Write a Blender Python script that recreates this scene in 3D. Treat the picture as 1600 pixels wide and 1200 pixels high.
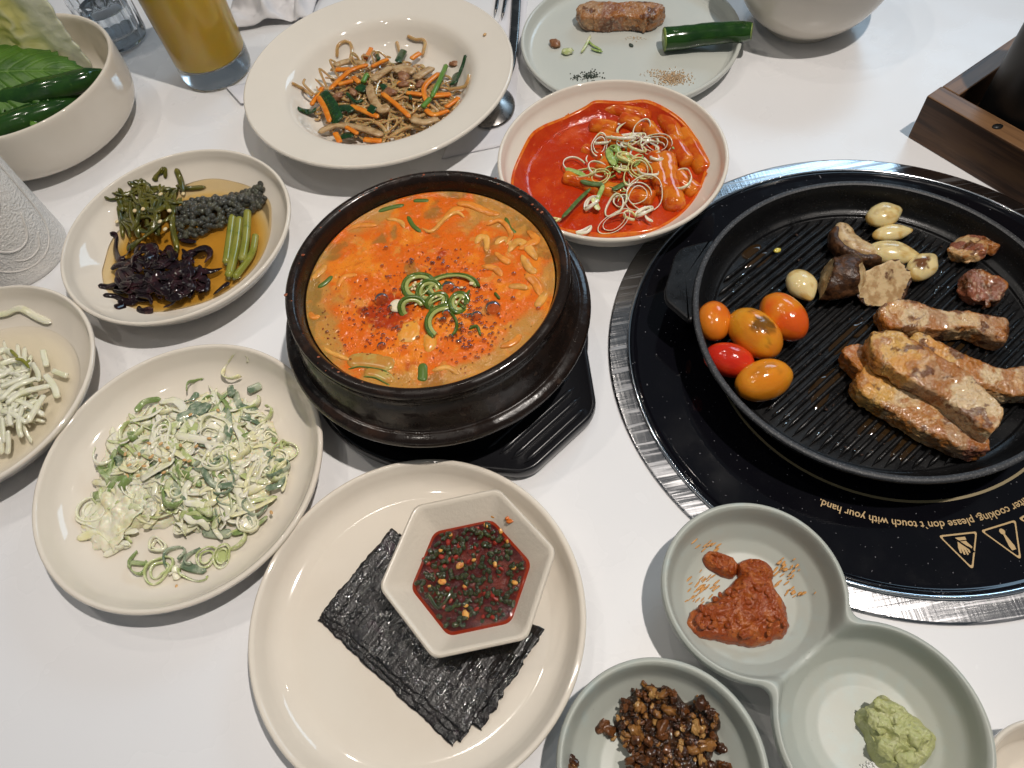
import bpy, bmesh, math, random
import numpy as np
from mathutils import Matrix, Vector

for o in list(bpy.data.objects): bpy.data.objects.remove(o)
SC = bpy.context.scene
COL = SC.collection
random.seed(7)
RNG = np.random.default_rng(11)
PI = math.pi

# ------------------------------------------------------------------ camera
F_PX, PITCH, ROLL, CAM_H = 1140.0, math.radians(58.8), math.radians(-9.97), 0.46
_fw = np.array([0, math.cos(PITCH), -math.sin(PITCH)])
_up = np.array([0, math.sin(PITCH), math.cos(PITCH)])
_rt = np.array([1.0, 0, 0])
_r2 = math.cos(ROLL)*_rt + math.sin(ROLL)*_up
_u2 = -math.sin(ROLL)*_rt + math.cos(ROLL)*_up
cam_d = bpy.data.cameras.new('camera'); cam = bpy.data.objects.new('camera', cam_d); COL.objects.link(cam)
cam_d.sensor_fit = 'HORIZONTAL'; cam_d.sensor_width = 36; cam_d.lens = F_PX/1600*36
cam_d.clip_start = .02; cam_d.clip_end = 60
cam.matrix_world = Matrix(((_r2[0], _u2[0], -_fw[0], 0), (_r2[1], _u2[1], -_fw[1], 0), (_r2[2], _u2[2], -_fw[2], CAM_H), (0, 0, 0, 1)))
SC.camera = cam

# ------------------------------------------------------------------ world and lamps
W = bpy.data.worlds.new('World'); SC.world = W; W.use_nodes = True
W.node_tree.nodes['Background'].inputs[0].default_value = (.72, .87, 1.0, 1)
W.node_tree.nodes['Background'].inputs[1].default_value = .095

def area_lamp(name, loc, target, size, power, col, shape='DISK', size_y=None):
    d = bpy.data.lights.new(name, 'AREA'); d.shape = shape; d.size = size
    if size_y: d.size_y = size_y
    d.energy = power; d.color = col
    o = bpy.data.objects.new(name, d); COL.objects.link(o); o.location = loc
    o.rotation_euler = (Vector(target)-Vector(loc)).to_track_quat('-Z', 'Y').to_euler()
    return o
key = area_lamp('ceiling_spot', (.52, .10, 1.7), (-.12, .28, 0), .042, 7.7, (1, .925, .85)); key.data.spread = math.radians(105)
for i, (lx, ly, pw) in enumerate([(-.55, -.15, 1.3), (-.75, .85, 3.2), (-.1, 1.2, 2.0), (.75, 1.05, .35), (-.35, .45, .9), (1.15, .35, .35)]):
    area_lamp('ceiling_downlight', (lx, ly, 1.85), (lx*.6, ly*.6+.1, 0), .03, pw, (1, .92, .82))
area_lamp('window_light', (1.9, 2.7, 1.9), (.3, .4, 0), 1.3, 19.0, (.52, .77, 1), 'RECTANGLE', .8)

SC.view_settings.view_transform = 'Standard'; SC.view_settings.look = 'None'
SC.view_settings.gamma = 1; SC.view_settings.exposure = 0
SC.view_settings.use_curve_mapping = False
SC.render.engine = 'CYCLES'
SC.cycles.max_bounces = 10; SC.cycles.transmission_bounces = 10; SC.cycles.transparent_max_bounces = 12

# ------------------------------------------------------------------ helpers
def at(px, py, z=0.0):
    "point of the horizontal plane z seen at a pixel of the 1600 x 1200 photograph"
    d = _fw + (px-800)/F_PX*_r2 - (py-600)/F_PX*_u2
    t = (z-CAM_H)/d[2]
    return np.array([d[0]*t, d[1]*t, z])
def zat(Z, p, z):
    return at(Z[0]+Z[2]*p[0], Z[1]+Z[2]*p[1], z)

def _hash(i, j, k):
    n = (i*374761393 + j*668265263 + k*1442695041) & 0xffffffff
    n = ((n ^ (n >> 13))*1274126177) & 0xffffffff
    return ((n ^ (n >> 16)) & 0xffff)/32767.5 - 1
def noise(P, scale=1.0, seed=0):
    P = np.asarray(P, float)*scale + seed*17.31 + 1000
    I = np.floor(P).astype(np.int64); f = P-I; u = f*f*f*(f*(f*6-15)+10)
    r = 0
    for a in (0, 1):
        for b in (0, 1):
            for c in (0, 1):
                w = (u[:, 0] if a else 1-u[:, 0])*(u[:, 1] if b else 1-u[:, 1])*(u[:, 2] if c else 1-u[:, 2])
                r = r + w*_hash(I[:, 0]+a, I[:, 1]+b, I[:, 2]+c)
    return r
def fbm(P, scale, octv=3, seed=0):
    r = 0; a = 1.0; t = 0
    for i in range(octv):
        r = r + a*noise(P, scale*2**i, seed+i*3); t += a; a *= .5
    return r/t
def sstep(x, a, b):
    t = np.clip((x-a)/(b-a), 0, 1); return t*t*(3-2*t)

def org(o):
    v = np.zeros(3)
    while o is not None:
        v = v + np.array(o.location); o = o.parent
    return v
def tag(o, label=None, cat=None, group=None, kind=None):
    if label: o['label'] = label
    if cat: o['category'] = cat
    if group: o['group'] = group
    if kind: o['kind'] = kind
    return o
def thing(name, loc, label, cat, group=None):
    o = bpy.data.objects.new(name, None); COL.objects.link(o); o.location = tuple(float(v) for v in loc)
    o.empty_display_size = .01
    return tag(o, label, cat, group)
def obj(name, V, F, mat, parent=None, loc=None, smooth=True, cols=None, fmat=None):
    "V in world coordinates; linked as one mesh object whose origin is loc (or its parent's)"
    V = np.asarray(V, float)
    if loc is None: base = org(parent) if parent is not None else np.array([V[:, 0].mean(), V[:, 1].mean(), V[:, 2].min()])
    else: base = np.array(loc, float)
    me = bpy.data.meshes.new(name)
    me.from_pydata((V-base).tolist(), [], F if isinstance(F, list) else np.asarray(F).tolist())
    mats = mat if isinstance(mat, (list, tuple)) else [mat]
    for m in mats: me.materials.append(m)
    if fmat is not None: me.polygons.foreach_set('material_index', np.asarray(fmat, dtype=np.int32))
    if smooth: me.polygons.foreach_set('use_smooth', np.ones(len(me.polygons), dtype=bool))
    if cols is not None:
        ca = me.color_attributes.new('Col', 'FLOAT_COLOR', 'POINT')
        c = np.ones((len(V), 4)); c[:, :3] = cols
        ca.data.foreach_set('color', c.ravel())
    me.update()
    o = bpy.data.objects.new(name, me); COL.objects.link(o)
    if parent is not None:
        o.parent = parent
        o.location = tuple(base-org(parent))
    else: o.location = tuple(base)
    return o
def share(name, me, parent, loc, rot=(0, 0, 0), scl=(1, 1, 1)):
    o = bpy.data.objects.new(name, me); COL.objects.link(o)
    o.parent = parent
    b = org(parent) if parent is not None else np.zeros(3)
    o.location = tuple(np.array(loc)-b); o.rotation_euler = rot; o.scale = scl
    return o

def gridF(n, m, close=False):
    i, j = np.meshgrid(np.arange(n-1), np.arange(m if close else m-1), indexing='ij')
    j2 = (j+1) % m
    return np.stack([i*m+j, i*m+j2, (i+1)*m+j2, (i+1)*m+j], -1).reshape(-1, 4)
def join(parts):
    V = []; F = []; n = 0
    for v, f in parts:
        V.append(np.asarray(v)); F += [tuple(int(x)+n for x in q) for q in f]; n += len(v)
    return np.concatenate(V), F
def cr(P, n):
    "Catmull-Rom through P, n samples"
    P = np.asarray(P, float)
    if len(P) == 2: return P[0]+(P[1]-P[0])*np.linspace(0, 1, n)[:, None]
    Q = np.vstack([2*P[0]-P[1], P, 2*P[-1]-P[-2]])
    t = np.linspace(0, len(P)-1, n); i = np.minimum(t.astype(int), len(P)-2); f = (t-i)[:, None]
    a, b, c, d = Q[i], Q[i+1], Q[i+2], Q[i+3]
    return .5*((2*b)+(-a+c)*f+(2*a-5*b+4*c-d)*f**2+(-a+3*b-3*c+d)*f**3)
def crc(P, n):
    "closed Catmull-Rom"
    P = np.asarray(P, float); m = len(P)
    t = np.arange(n)/n*m; i = t.astype(int) % m; f = (t-np.floor(t))[:, None]
    a, b, c, d = P[(i-1) % m], P[i], P[(i+1) % m], P[(i+2) % m]
    return .5*((2*b)+(-a+c)*f+(2*a-5*b+4*c-d)*f**2+(-a+3*b-3*c+d)*f**3)
def lathe(prof, seg=96, c=(0, 0, 0)):
    prof = np.asarray(prof, float); n = len(prof)
    th = np.arange(seg)/seg*2*PI
    V = np.stack([prof[:, 0:1]*np.cos(th), prof[:, 0:1]*np.sin(th), np.repeat(prof[:, 1:2], seg, 1)], -1).reshape(-1, 3)
    return V+np.array(c), gridF(n, seg, True)
def polyprof(P, rad=.0, n=6):
    "profile polyline with rounded corners"
    P = [np.array(p, float) for p in P]; out = [P[0]]
    for k in range(1, len(P)-1):
        a, b, c = P[k-1], P[k], P[k+1]
        r = min(rad, .45*np.linalg.norm(b-a), .45*np.linalg.norm(c-b))
        p0 = b+(a-b)/max(np.linalg.norm(a-b), 1e-9)*r; p1 = b+(c-b)/max(np.linalg.norm(c-b), 1e-9)*r
        for t in np.linspace(0, 1, n): out.append((1-t)**2*p0+2*t*(1-t)*b+t*t*p1)
    out.append(P[-1])
    return np.array(out)
def rrect(seg, c=.32):
    "rounded unit square sampled evenly along its edge"
    P = []
    for k, (sx, sy) in enumerate(((1, 1), (-1, 1), (-1, -1), (1, -1))):
        for t in np.linspace(0, PI/2, 12):
            a = k*PI/2+t; P.append((sx*(1-c)+c*math.cos(a), sy*(1-c)+c*math.sin(a)))
    P.append(P[0]); P = np.array(P); L = np.r_[0, np.cumsum(np.linalg.norm(np.diff(P, axis=0), axis=1))]
    s = np.arange(seg)/seg*L[-1]
    return np.interp(s, L, P[:, 0]), np.interp(s, L, P[:, 1])
def tube(path, ra, rb=None, seg=8, twist=0.0, power=2.0, up=(0, 0, 1)):
    "swept section: ra half-width across, rb half-height; scalar or per sample"
    P = np.asarray(path, float); n = len(P)
    ra = np.broadcast_to(np.asarray(ra, float), (n,)); rb = ra if rb is None else np.broadcast_to(np.asarray(rb, float), (n,))
    T = np.gradient(P, axis=0); T /= np.linalg.norm(T, axis=1)[:, None]+1e-12
    upv = np.array(up, float)
    S = np.cross(T, upv); L = np.linalg.norm(S, axis=1)
    bad = L < .15
    S[bad] = np.cross(T[bad], np.array([.3, .9, .1]))
    S /= np.linalg.norm(S, axis=1)[:, None]
    for k in range(1, n):
        if (S[k]*S[k-1]).sum() < 0: S[k] = -S[k]
    N = np.cross(S, T)
    tw = np.broadcast_to(np.asarray(twist, float), (n,))[:, None]
    S2 = np.cos(tw)*S+np.sin(tw)*N; N2 = -np.sin(tw)*S+np.cos(tw)*N
    th = np.arange(seg)/seg*2*PI
    if power > 5: cx, sx = rrect(seg)
    else: cx = np.sign(np.cos(th))*np.abs(np.cos(th))**(2/power); sx = np.sign(np.sin(th))*np.abs(np.sin(th))**(2/power)
    V = P[:, None, :]+S2[:, None, :]*(ra[:, None]*cx)[..., None]+N2[:, None, :]*(rb[:, None]*sx)[..., None]
    V = V.reshape(-1, 3); F = gridF(n, seg, True).tolist()
    V = np.vstack([V, P[0], P[-1]]); a, b = n*seg, n*seg+1
    for j in range(seg):
        F.append((a, (j+1) % seg, j)); F.append((b, (n-1)*seg+j, (n-1)*seg+(j+1) % seg))
    return V, F
def endround(n, e=.12, p=.5):
    t = np.linspace(0, 1, n); d = np.minimum(t, 1-t)/e
    return np.clip(1-(1-np.clip(d, 0, 1))**2, .02, 1)**p
def rotm(rx=0, ry=0, rz=0):
    return np.array((Matrix.Rotation(rz, 3, 'Z') @ Matrix.Rotation(ry, 3, 'Y') @ Matrix.Rotation(rx, 3, 'X')))
def ring(R, ra, rb, seg=20, s2=6, arc=1.0, sq=1.0, wob=.1, seed=0, power=3):
    "slice of a hollow stalk: wall ra thick, 2*rb tall"
    n = seg if arc >= 1 else seg
    th = np.arange(n)/n*2*PI if arc >= 1 else np.linspace(0, arc*2*PI, n)
    rr = R*(1+wob*np.sin(2*th+seed)+wob*.6*np.sin(3*th+seed*1.7))
    if arc < 1: rr = rr*(1+.25*np.linspace(-.5, 1, n)**2)
    ph = np.arange(s2)/s2*2*PI
    cx = np.sign(np.cos(ph))*np.abs(np.cos(ph))**(2/power); sx = np.sign(np.sin(ph))*np.abs(np.sin(ph))**(2/power)
    r = rr[:, None]+ra*cx
    zz = rb*sx*np.ones_like(r)+ (rb*.5*np.sin(2*th+seed*2.3))[:, None]
    V = np.stack([r*np.cos(th)[:, None], sq*r*np.sin(th)[:, None], zz], -1).reshape(-1, 3)
    if arc >= 1:
        i, j = np.meshgrid(np.arange(n), np.arange(s2), indexing='ij')
        F = np.stack([i*s2+j, ((i+1) % n)*s2+j, ((i+1) % n)*s2+(j+1) % s2, i*s2+(j+1) % s2], -1).reshape(-1, 4).tolist()
    else:
        F = gridF(n, s2, True).tolist()
        F.append(tuple(range(s2-1, -1, -1))); F.append(tuple((n-1)*s2+k for k in range(s2)))
    return V, F
def blob(c, rad, rot=None, seg=24, rings=14, amp=0.0, sc=1.0, seed=0, octv=3):
    u = np.arange(seg)/seg*2*PI; v = np.linspace(0, PI, rings)
    V = np.stack([np.sin(v)[:, None]*np.cos(u), np.sin(v)[:, None]*np.sin(u), np.repeat(np.cos(v)[:, None], seg, 1)], -1).reshape(-1, 3)
    if amp: V = V*(1+amp*fbm(V, sc, octv, seed))[:, None]
    V = V*np.array(rad)
    if rot is not None: V = V@np.asarray(rot).T
    return V+np.array(c), gridF(rings, seg, True)
def polar(outline, n=14, m=96, spow=1.0):
    "disc mesh filling a closed outline (star-shaped about its centroid): returns s, XY, faces"
    O = crc(outline, m); c = O.mean(0)
    s = np.linspace(0, 1, n)**spow
    XY = c+(O-c)[None]*s[:, None, None]
    return np.repeat(s, m), XY.reshape(-1, 2), gridF(n, m, True)
def mound(outline, floor, H, n=22, m=96, amp=.0, sc=300, seed=0, edge=3.0, octv=4, jag=0, hprof=None):
    "heap standing on floor(x, y)"
    s, XY, Fq = polar(outline, n, m, .8)
    if jag:
        c = XY[:m].mean(0)
        k = fbm(np.c_[XY, np.zeros(len(XY))], sc*.6, 3, seed+9)
        XY = XY+(XY-c)*(jag*k*s**3)[:, None]
    z0 = floor(XY[:, 0], XY[:, 1])
    h = H*np.power(np.clip(1-s**edge, 0, 1), .55)
    if hprof is not None: h = h*hprof(XY)
    V = np.c_[XY, z0+h]
    if amp:
        d = fbm(V, sc, octv, seed); V[:, 2] += amp*d*np.clip(1-s**8, 0, 1)
        V[:, 0] += amp*.5*noise(V, sc, seed+5)*np.clip(1-s**8, 0, 1)
    return V, Fq, s
def sheet(V, F, th):
    "give an open grid sheet a thickness downwards along its normals"
    me = bpy.data.meshes.new('tmp'); me.from_pydata(np.asarray(V).tolist(), [], np.asarray(F).tolist()); me.update()
    nrm = np.zeros(len(V)*3); me.vertices.foreach_get('normal', nrm); nrm = nrm.reshape(-1, 3)
    bm = bmesh.new(); bm.from_mesh(me); bed = [(e.verts[0].index, e.verts[1].index, e.link_loops[0].vert.index) for e in bm.edges if len(e.link_faces) == 1]
    bm.free(); bpy.data.meshes.remove(me)
    n = len(V); V2 = np.vstack([V, V-nrm*np.asarray(th).reshape(-1, 1)])
    F2 = [tuple(q) for q in np.asarray(F).tolist()]; F2 += [tuple(x+n for x in reversed(q)) for q in F2[:]]
    for a, b, first in bed:
        if first != a: a, b = b, a
        F2.append((b, a, a+n, b+n))
    return V2, F2

# ------------------------------------------------------------------ materials
def mat(name, col, rough=.5, spec=.5, metal=0., coat=0., trans=0., ior=1.45, sss=0., sssr=(1, .4, .2), sscale=.003, layers=(), bumps=(), rlayer=None, vcol=False, alpha=None, sheen=0):
    m = bpy.data.materials.new(name); m.use_nodes = True; nt = m.node_tree; N = nt.nodes; L = nt.links
    b = N['Principled BSDF']; I = b.inputs
    I['Roughness'].default_value = rough; I['Specular IOR Level'].default_value = spec; I['Metallic'].default_value = metal
    I['Coat Weight'].default_value = coat; I['Coat Roughness'].default_value = .06
    I['Transmission Weight'].default_value = trans; I['IOR'].default_value = ior
    if sss: I['Subsurface Weight'].default_value = sss; I['Subsurface Radius'].default_value = sssr; I['Subsurface Scale'].default_value = sscale
    tc = N.new('ShaderNodeTexCoord')
    def tex(kind, scale, detail=4, stretch=None, rot=None, offs=0):
        vec = tc.outputs['Object']
        if stretch or rot or offs:
            mp = N.new('ShaderNodeMapping'); L.new(vec, mp.inputs[0])
            if stretch: mp.inputs['Scale'].default_value = stretch
            if rot: mp.inputs['Rotation'].default_value = rot
            mp.inputs['Location'].default_value = (offs, offs*.7, offs*.3)
            vec = mp.outputs[0]
        if kind == 'voronoi':
            t = N.new('ShaderNodeTexVoronoi'); t.inputs['Scale'].default_value = scale; L.new(vec, t.inputs['Vector']); return t.outputs['Distance']
        if kind == 'wave':
            t = N.new('ShaderNodeTexWave'); t.inputs['Scale'].default_value = scale; t.inputs['Distortion'].default_value = detail; t.inputs['Detail'].default_value = 3
            L.new(vec, t.inputs['Vector']); return t.outputs['Fac']
        t = N.new('ShaderNodeTexNoise'); t.inputs['Scale'].default_value = scale; t.inputs['Detail'].default_value = detail; t.inputs['Roughness'].default_value = .6
        L.new(vec, t.inputs['Vector']); return t.outputs['Fac']
    def mr(src, lo, hi, a=0., c=1.):
        r = N.new('ShaderNodeMapRange'); r.interpolation_type = 'SMOOTHSTEP'
        r.inputs[1].default_value = lo; r.inputs[2].default_value = hi; r.inputs[3].default_value = a; r.inputs[4].default_value = c
        L.new(src, r.inputs[0]); return r.outputs[0]
    if vcol:
        a = N.new('ShaderNodeAttribute'); a.attribute_name = 'Col'; cur = a.outputs['Color']
    else:
        c = N.new('ShaderNodeRGB'); c.outputs[0].default_value = (*col, 1); cur = c.outputs[0]
    for l in layers:     # dict(kind, scale, detail, lo, hi, col, stretch, rot, amt)
        f = mr(tex(l.get('kind', 'noise'), l['scale'], l.get('detail', 4), l.get('stretch'), l.get('rot'), l.get('offs', 0)), l.get('lo', .45), l.get('hi', .6), 0, l.get('amt', 1))
        mx = N.new('ShaderNodeMix'); mx.data_type = 'RGBA'
        L.new(f, mx.inputs['Factor']); L.new(cur, mx.inputs[6]); mx.inputs[7].default_value = (*l['col'], 1); cur = mx.outputs[2]
    L.new(cur, I['Base Color'])
    if rlayer:
        f = mr(tex(rlayer.get('kind', 'noise'), rlayer['scale'], rlayer.get('detail', 4), rlayer.get('stretch'), rlayer.get('rot')), rlayer.get('lo', .4), rlayer.get('hi', .6), rough, rlayer['rough'])
        L.new(f, I['Roughness'])
    prev = None
    for bp in bumps:     # dict(kind, scale, detail, strength, dist)
        t = tex(bp.get('kind', 'noise'), bp['scale'], bp.get('detail', 3), bp.get('stretch'), bp.get('rot'))
        if 'lo' in bp: t = mr(t, bp['lo'], bp['hi'])
        n = N.new('ShaderNodeBump'); n.inputs['Strength'].default_value = bp.get('strength', .3); n.inputs['Distance'].default_value = bp.get('dist', .001)
        if bp.get('invert'): n.invert = True
        L.new(t, n.inputs['Height'])
        if prev is not None: L.new(prev, n.inputs['Normal'])
        prev = n.outputs[0]
    if prev is not None: L.new(prev, I['Normal'])
    if alpha is not None: I['Alpha'].default_value = alpha
    return m

M_table = mat('white_laminate', (.79, .785, .79), .22, .45,
    layers=[dict(scale=3, lo=.35, hi=.7, col=(.76, .76, .775)), dict(scale=260, lo=.72, hi=.8, col=(.66, .65, .64), amt=.5)],
    rlayer=dict(scale=9, rough=.32, lo=.35, hi=.65), bumps=[dict(scale=700, strength=.05, dist=.0003)])
M_ceramic = mat('cream_ceramic', (.74, .675, .58), .05, .5, coat=.0,
    layers=[dict(scale=25, lo=.3, hi=.75, col=(.72, .65, .555)), dict(scale=330, lo=.76, hi=.8, col=(.3, .26, .2), amt=.5)],
    rlayer=dict(scale=40, rough=.09, lo=.4, hi=.7), bumps=[dict(scale=45, strength=.06, dist=.001)])
M_white = mat('white_porcelain', (.76, .70, .61), .05, .5, layers=[dict(scale=20, lo=.3, hi=.75, col=(.74, .68, .59))], bumps=[dict(scale=40, strength=.05, dist=.001)])
M_matte_hex = mat('crackled_cream_glaze', (.68, .61, .51), .32, .5, coat=.25,
    bumps=[dict(scale=420, detail=2, strength=.35, dist=.0006), dict(scale=130, strength=.15, dist=.001)])
M_celadon = mat('celadon_glaze', (.42, .445, .40), .38, .35,
    layers=[dict(scale=18, lo=.3, hi=.75, col=(.45, .46, .405)), dict(scale=420, lo=.70, hi=.76, col=(.2, .2, .17), amt=.6), dict(scale=60, lo=.5, hi=.8, col=(.43, .485, .455))],
    bumps=[dict(scale=500, strength=.06, dist=.0004)])
M_mint = mat('pale_mint_glaze', (.53, .55, .505), .3, .5, coat=.2, layers=[dict(scale=20, lo=.3, hi=.75, col=(.56, .57, .52))], bumps=[dict(scale=400, strength=.06, dist=.0004)])
M_pot = mat('black_brown_earthenware', (.014, .009, .007), .14, .42, coat=.0,
    layers=[dict(scale=60, lo=.5, hi=.75, col=(.034, .018, .012)), dict(scale=160, lo=.62, hi=.72, col=(.06, .04, .028), amt=.6)],
    rlayer=dict(scale=70, rough=.34, lo=.4, hi=.65), bumps=[dict(scale=150, strength=.25, dist=.0008), dict(scale=25, strength=.2, dist=.002)])
M_tray = mat('black_plastic', (.012, .012, .014), .26, .5, bumps=[dict(scale=900, strength=.06, dist=.0003)])
M_steel = mat('scratched_steel', (.43, .43, .445), .2, .5, metal=1,
    layers=[dict(scale=190, detail=2, lo=.56, hi=.7, col=(.68, .68, .69), stretch=(.07, 1.6, 1), rot=(0, 0, .25)), dict(scale=14, lo=.4, hi=.7, col=(.33, .33, .34))],
    rlayer=dict(scale=160, rough=.42, lo=.5, hi=.62, detail=2, stretch=(.06, 1.5, 1), rot=(0, 0, .25)),
    bumps=[dict(scale=300, detail=2, strength=.5, dist=.0004, stretch=(.05, 1.4, 1), rot=(0, 0, .25)), dict(scale=420, detail=1, strength=.25, dist=.0003, stretch=(1.2, .05, 1), rot=(0, 0, -.5))])
M_chrome = mat('polished_bezel', (.75, .78, .82), .12, .5, metal=1)
M_glassblk = mat('black_glass', (.004, .004, .006), .06, .5, layers=[dict(scale=420, detail=1, lo=.73, hi=.77, col=(.25, .25, .27), amt=.6)], rlayer=dict(scale=30, rough=.14, lo=.4, hi=.7))
M_gold = mat('gold_print', (.52, .36, .17), .45, .5)
M_golddim = mat('gold_line', (.30, .24, .13), .45, .5)
M_iron = mat('black_cast_pan', (.007, .007, .0075), .38, .32, layers=[dict(scale=900, detail=2, lo=.64, hi=.72, col=(.10, .10, .105), amt=.5)],
    rlayer=dict(scale=40, rough=.22, lo=.42, hi=.62), bumps=[dict(scale=1300, detail=2, strength=.35, dist=.0003), dict(scale=60, strength=.1, dist=.001)])
M_rimiron = mat('worn_pan_edge', (.03, .031, .034), .5, .5, layers=[dict(scale=1100, detail=2, lo=.56, hi=.68, col=(.17, .17, .175), amt=.8)], bumps=[dict(scale=1300, detail=2, strength=.4, dist=.0003)])
M_ridge = mat('oiled_pan_ridge', (.006, .0058, .006), .2, .5, layers=[dict(scale=500, detail=2, lo=.66, hi=.74, col=(.08, .05, .03), amt=.5)], rlayer=dict(scale=120, rough=.4, lo=.4, hi=.6), bumps=[dict(scale=700, strength=.3, dist=.0004)])
M_oil = mat('oil', (.9, .85, .7), .03, .5, trans=1, ior=1.46)
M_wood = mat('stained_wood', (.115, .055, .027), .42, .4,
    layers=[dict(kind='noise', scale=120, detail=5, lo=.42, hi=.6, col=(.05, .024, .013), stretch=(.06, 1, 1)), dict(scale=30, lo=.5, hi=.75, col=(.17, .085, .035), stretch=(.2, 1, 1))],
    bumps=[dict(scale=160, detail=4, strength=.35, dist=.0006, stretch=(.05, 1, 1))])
M_woodtop = mat('paler_wood_top', (.20, .105, .048), .38, .4,
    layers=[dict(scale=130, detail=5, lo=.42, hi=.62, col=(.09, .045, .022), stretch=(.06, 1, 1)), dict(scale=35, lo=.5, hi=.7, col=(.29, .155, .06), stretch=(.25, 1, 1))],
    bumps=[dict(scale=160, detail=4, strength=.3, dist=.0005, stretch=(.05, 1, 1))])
M_blkmetal = mat('black_coated_metal', (.012, .012, .012), .42, .5, bumps=[dict(scale=900, strength=.08, dist=.0002)])
M_paper = mat('white_paper', (.72, .71, .74), .75, .2, bumps=[dict(scale=500, strength=.12, dist=.0004)])
M_tissue = mat('white_tissue', (.68, .665, .675), .85, .1, bumps=[dict(scale=900, strength=.2, dist=.0004)])
M_cutlery = mat('dark_steel', (.26, .245, .235), .22, .5, metal=1, rlayer=dict(scale=60, rough=.34, lo=.4, hi=.6))
M_glass = mat('clear_glass', (.96, .98, 1), .01, .5, trans=1, ior=1.45)
M_water = mat('water', (.97, .99, 1), .0, .5, trans=1, ior=1.33)
M_beerglass = mat('misted_glass', (.93, .95, .96), .12, .5, trans=1, ior=1.45, bumps=[dict(scale=900, strength=.2, dist=.0003)])
M_beer = mat('amber_beer', (.97, .62, .07), .15, .4, trans=.18, ior=1.33, sss=.55, sssr=(1, .6, .1), sscale=.02, layers=[dict(scale=40, lo=.35, hi=.75, col=(.92, .62, .10)), dict(scale=25, lo=.55, hi=.8, col=(.66, .40, .06))])
M_foam = mat('beer_foam', (.24, .15, .06), .7)
M_jug = mat('pebbled_clear_plastic', (.97, .94, .90), .2, .5, trans=.22, ior=1.15, bumps=[dict(kind='voronoi', scale=560, strength=.9, dist=.0008)])

# ------------------------------------------------------------------ the table (setting)
def build_table():
    n = 40
    xs = np.linspace(-1.5, 1.5, n); ys = np.linspace(-.9, 2.1, n)
    X, Y = np.meshgrid(xs, ys, indexing='ij')
    V = np.stack([X, Y, np.zeros_like(X)], -1).reshape(-1, 3)
    V, F = sheet(V, gridF(n, n), .03)
    # the sheet's normals decide on which side the thickness lies; keep the top at z = 0
    V[:, 2] -= V[:, 2].max()
    o = obj('table_top', V, F, M_table, loc=(0, 0, 0), smooth=False)
    tag(o, 'white laminate table top', None, None, 'structure')
build_table()

# ------------------------------------------------------------------ dishes
def rimmed(P, n=70):
    return cr(P, n)
def coupe_profile(R, h, fr, foot, fz=.007):
    t = .0038
    outer = [(0, .0025), (foot-.005, .0025), (foot-.004, .0), (foot, .0), (foot+.002, .0035), (foot+(R-foot)*.45, h*.22), (foot+(R-foot)*.78, h*.55), (R-.0022, h-.006), (R, h-.0022)]
    rim = [(R-.0003, h-.0008), (R-.0015, h), (R-.003, h-.0006)]
    inner = [(R-t-.0008, h-.004), (R-t-.004, h-.0105), (fr+(R-fr)*.55, fz+(h-fz)*.36), (fr+(R-fr)*.25, fz+(h-fz)*.10), (fr, fz+.0004), (fr*.6, fz), (0, fz)]
    return outer, rim, inner
class Dish:
    def __init__(s, name, c, prof, label, cat, material, group=None, seg=128):
        s.c = np.array([c[0], c[1], 0.0]); outer, rim, inner = prof
        s.inner = np.array(inner[::-1], float)
        s.root = thing(name, s.c, label, cat, group)
        po = polyprof(outer+rim[:2], .0015, 5); pi_ = cr([outer[-1]]+rim+inner, 60)
        V, F = lathe(po[:-1], seg, s.c); obj('underside', V, F, material, s.root)
        V, F = lathe(pi_, seg, s.c); o = obj('bowl_surface' if 'bowl' in name else 'dish_surface', V, F, material, s.root)
    def floor(s, x, y):
        r = np.hypot(np.asarray(x)-s.c[0], np.asarray(y)-s.c[1])
        return np.interp(r, s.inner[:, 0], s.inner[:, 1])
    def level_radius(s, z):
        k = len(s.inner)-3
        return np.interp(z, s.inner[:, 1]+np.arange(len(s.inner))*1e-7, s.inner[:, 0])

seaweed_dish = Dish('small_dish', (-.2507, .4595), coupe_profile(.0958, .036, .058, .052), 'round cream dish holding seaweed, sea grapes and green stems in soy', 'dish', M_ceramic)
radish_dish = Dish('small_dish', (-.396, .3385), coupe_profile(.0935, .035, .058, .052), 'round cream dish cut by the left edge, holding pale radish strips', 'dish', M_ceramic)
tteok_dish = Dish('small_dish', (.1118, .4526), coupe_profile(.0932, .042, .05, .048), 'round cream dish of red rice cakes beside the stew pot', 'dish', M_ceramic)
R = .0995; h = .029
salad_plate = Dish('serving_plate', (-.2328, .2437), ([(0, .0025), (.055, .0025), (.056, 0), (.06, 0), (.062, .003), (.08, .009), (.093, .018), (R-.0015, h-.006), (R, h-.002)], [(R-.0003, h-.0008), (R-.0016, h), (R-.0034, h-.0008)],
    [(R-.0055, h-.0045), (.0895, .0172), (.083, .0118), (.075, .0085), (.066, .0074), (.04, .007), (0, .007)]), 'round cream plate of creamy scallion salad', 'plate', M_ceramic)
R = .1015; h = .024
nori_plate = Dish('serving_plate', (-.0805, .1183), ([(0, .0025), (.06, .0025), (.061, 0), (.066, 0), (.068, .003), (.086, .008), (.0965, .015), (R-.0012, h-.006), (R, h-.002)], [(R-.0003, h-.0008), (R-.0016, h), (R-.0036, h-.0008)],
    [(R-.0058, h-.0042), (.0925, .0145), (.0885, .0108), (.082, .0082), (.074, .0074), (.04, .007), (0, .007)]), 'round cream plate under dried seaweed sheets and a hexagonal sauce dish', 'plate', M_ceramic)
R = .1268; h = .040
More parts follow.
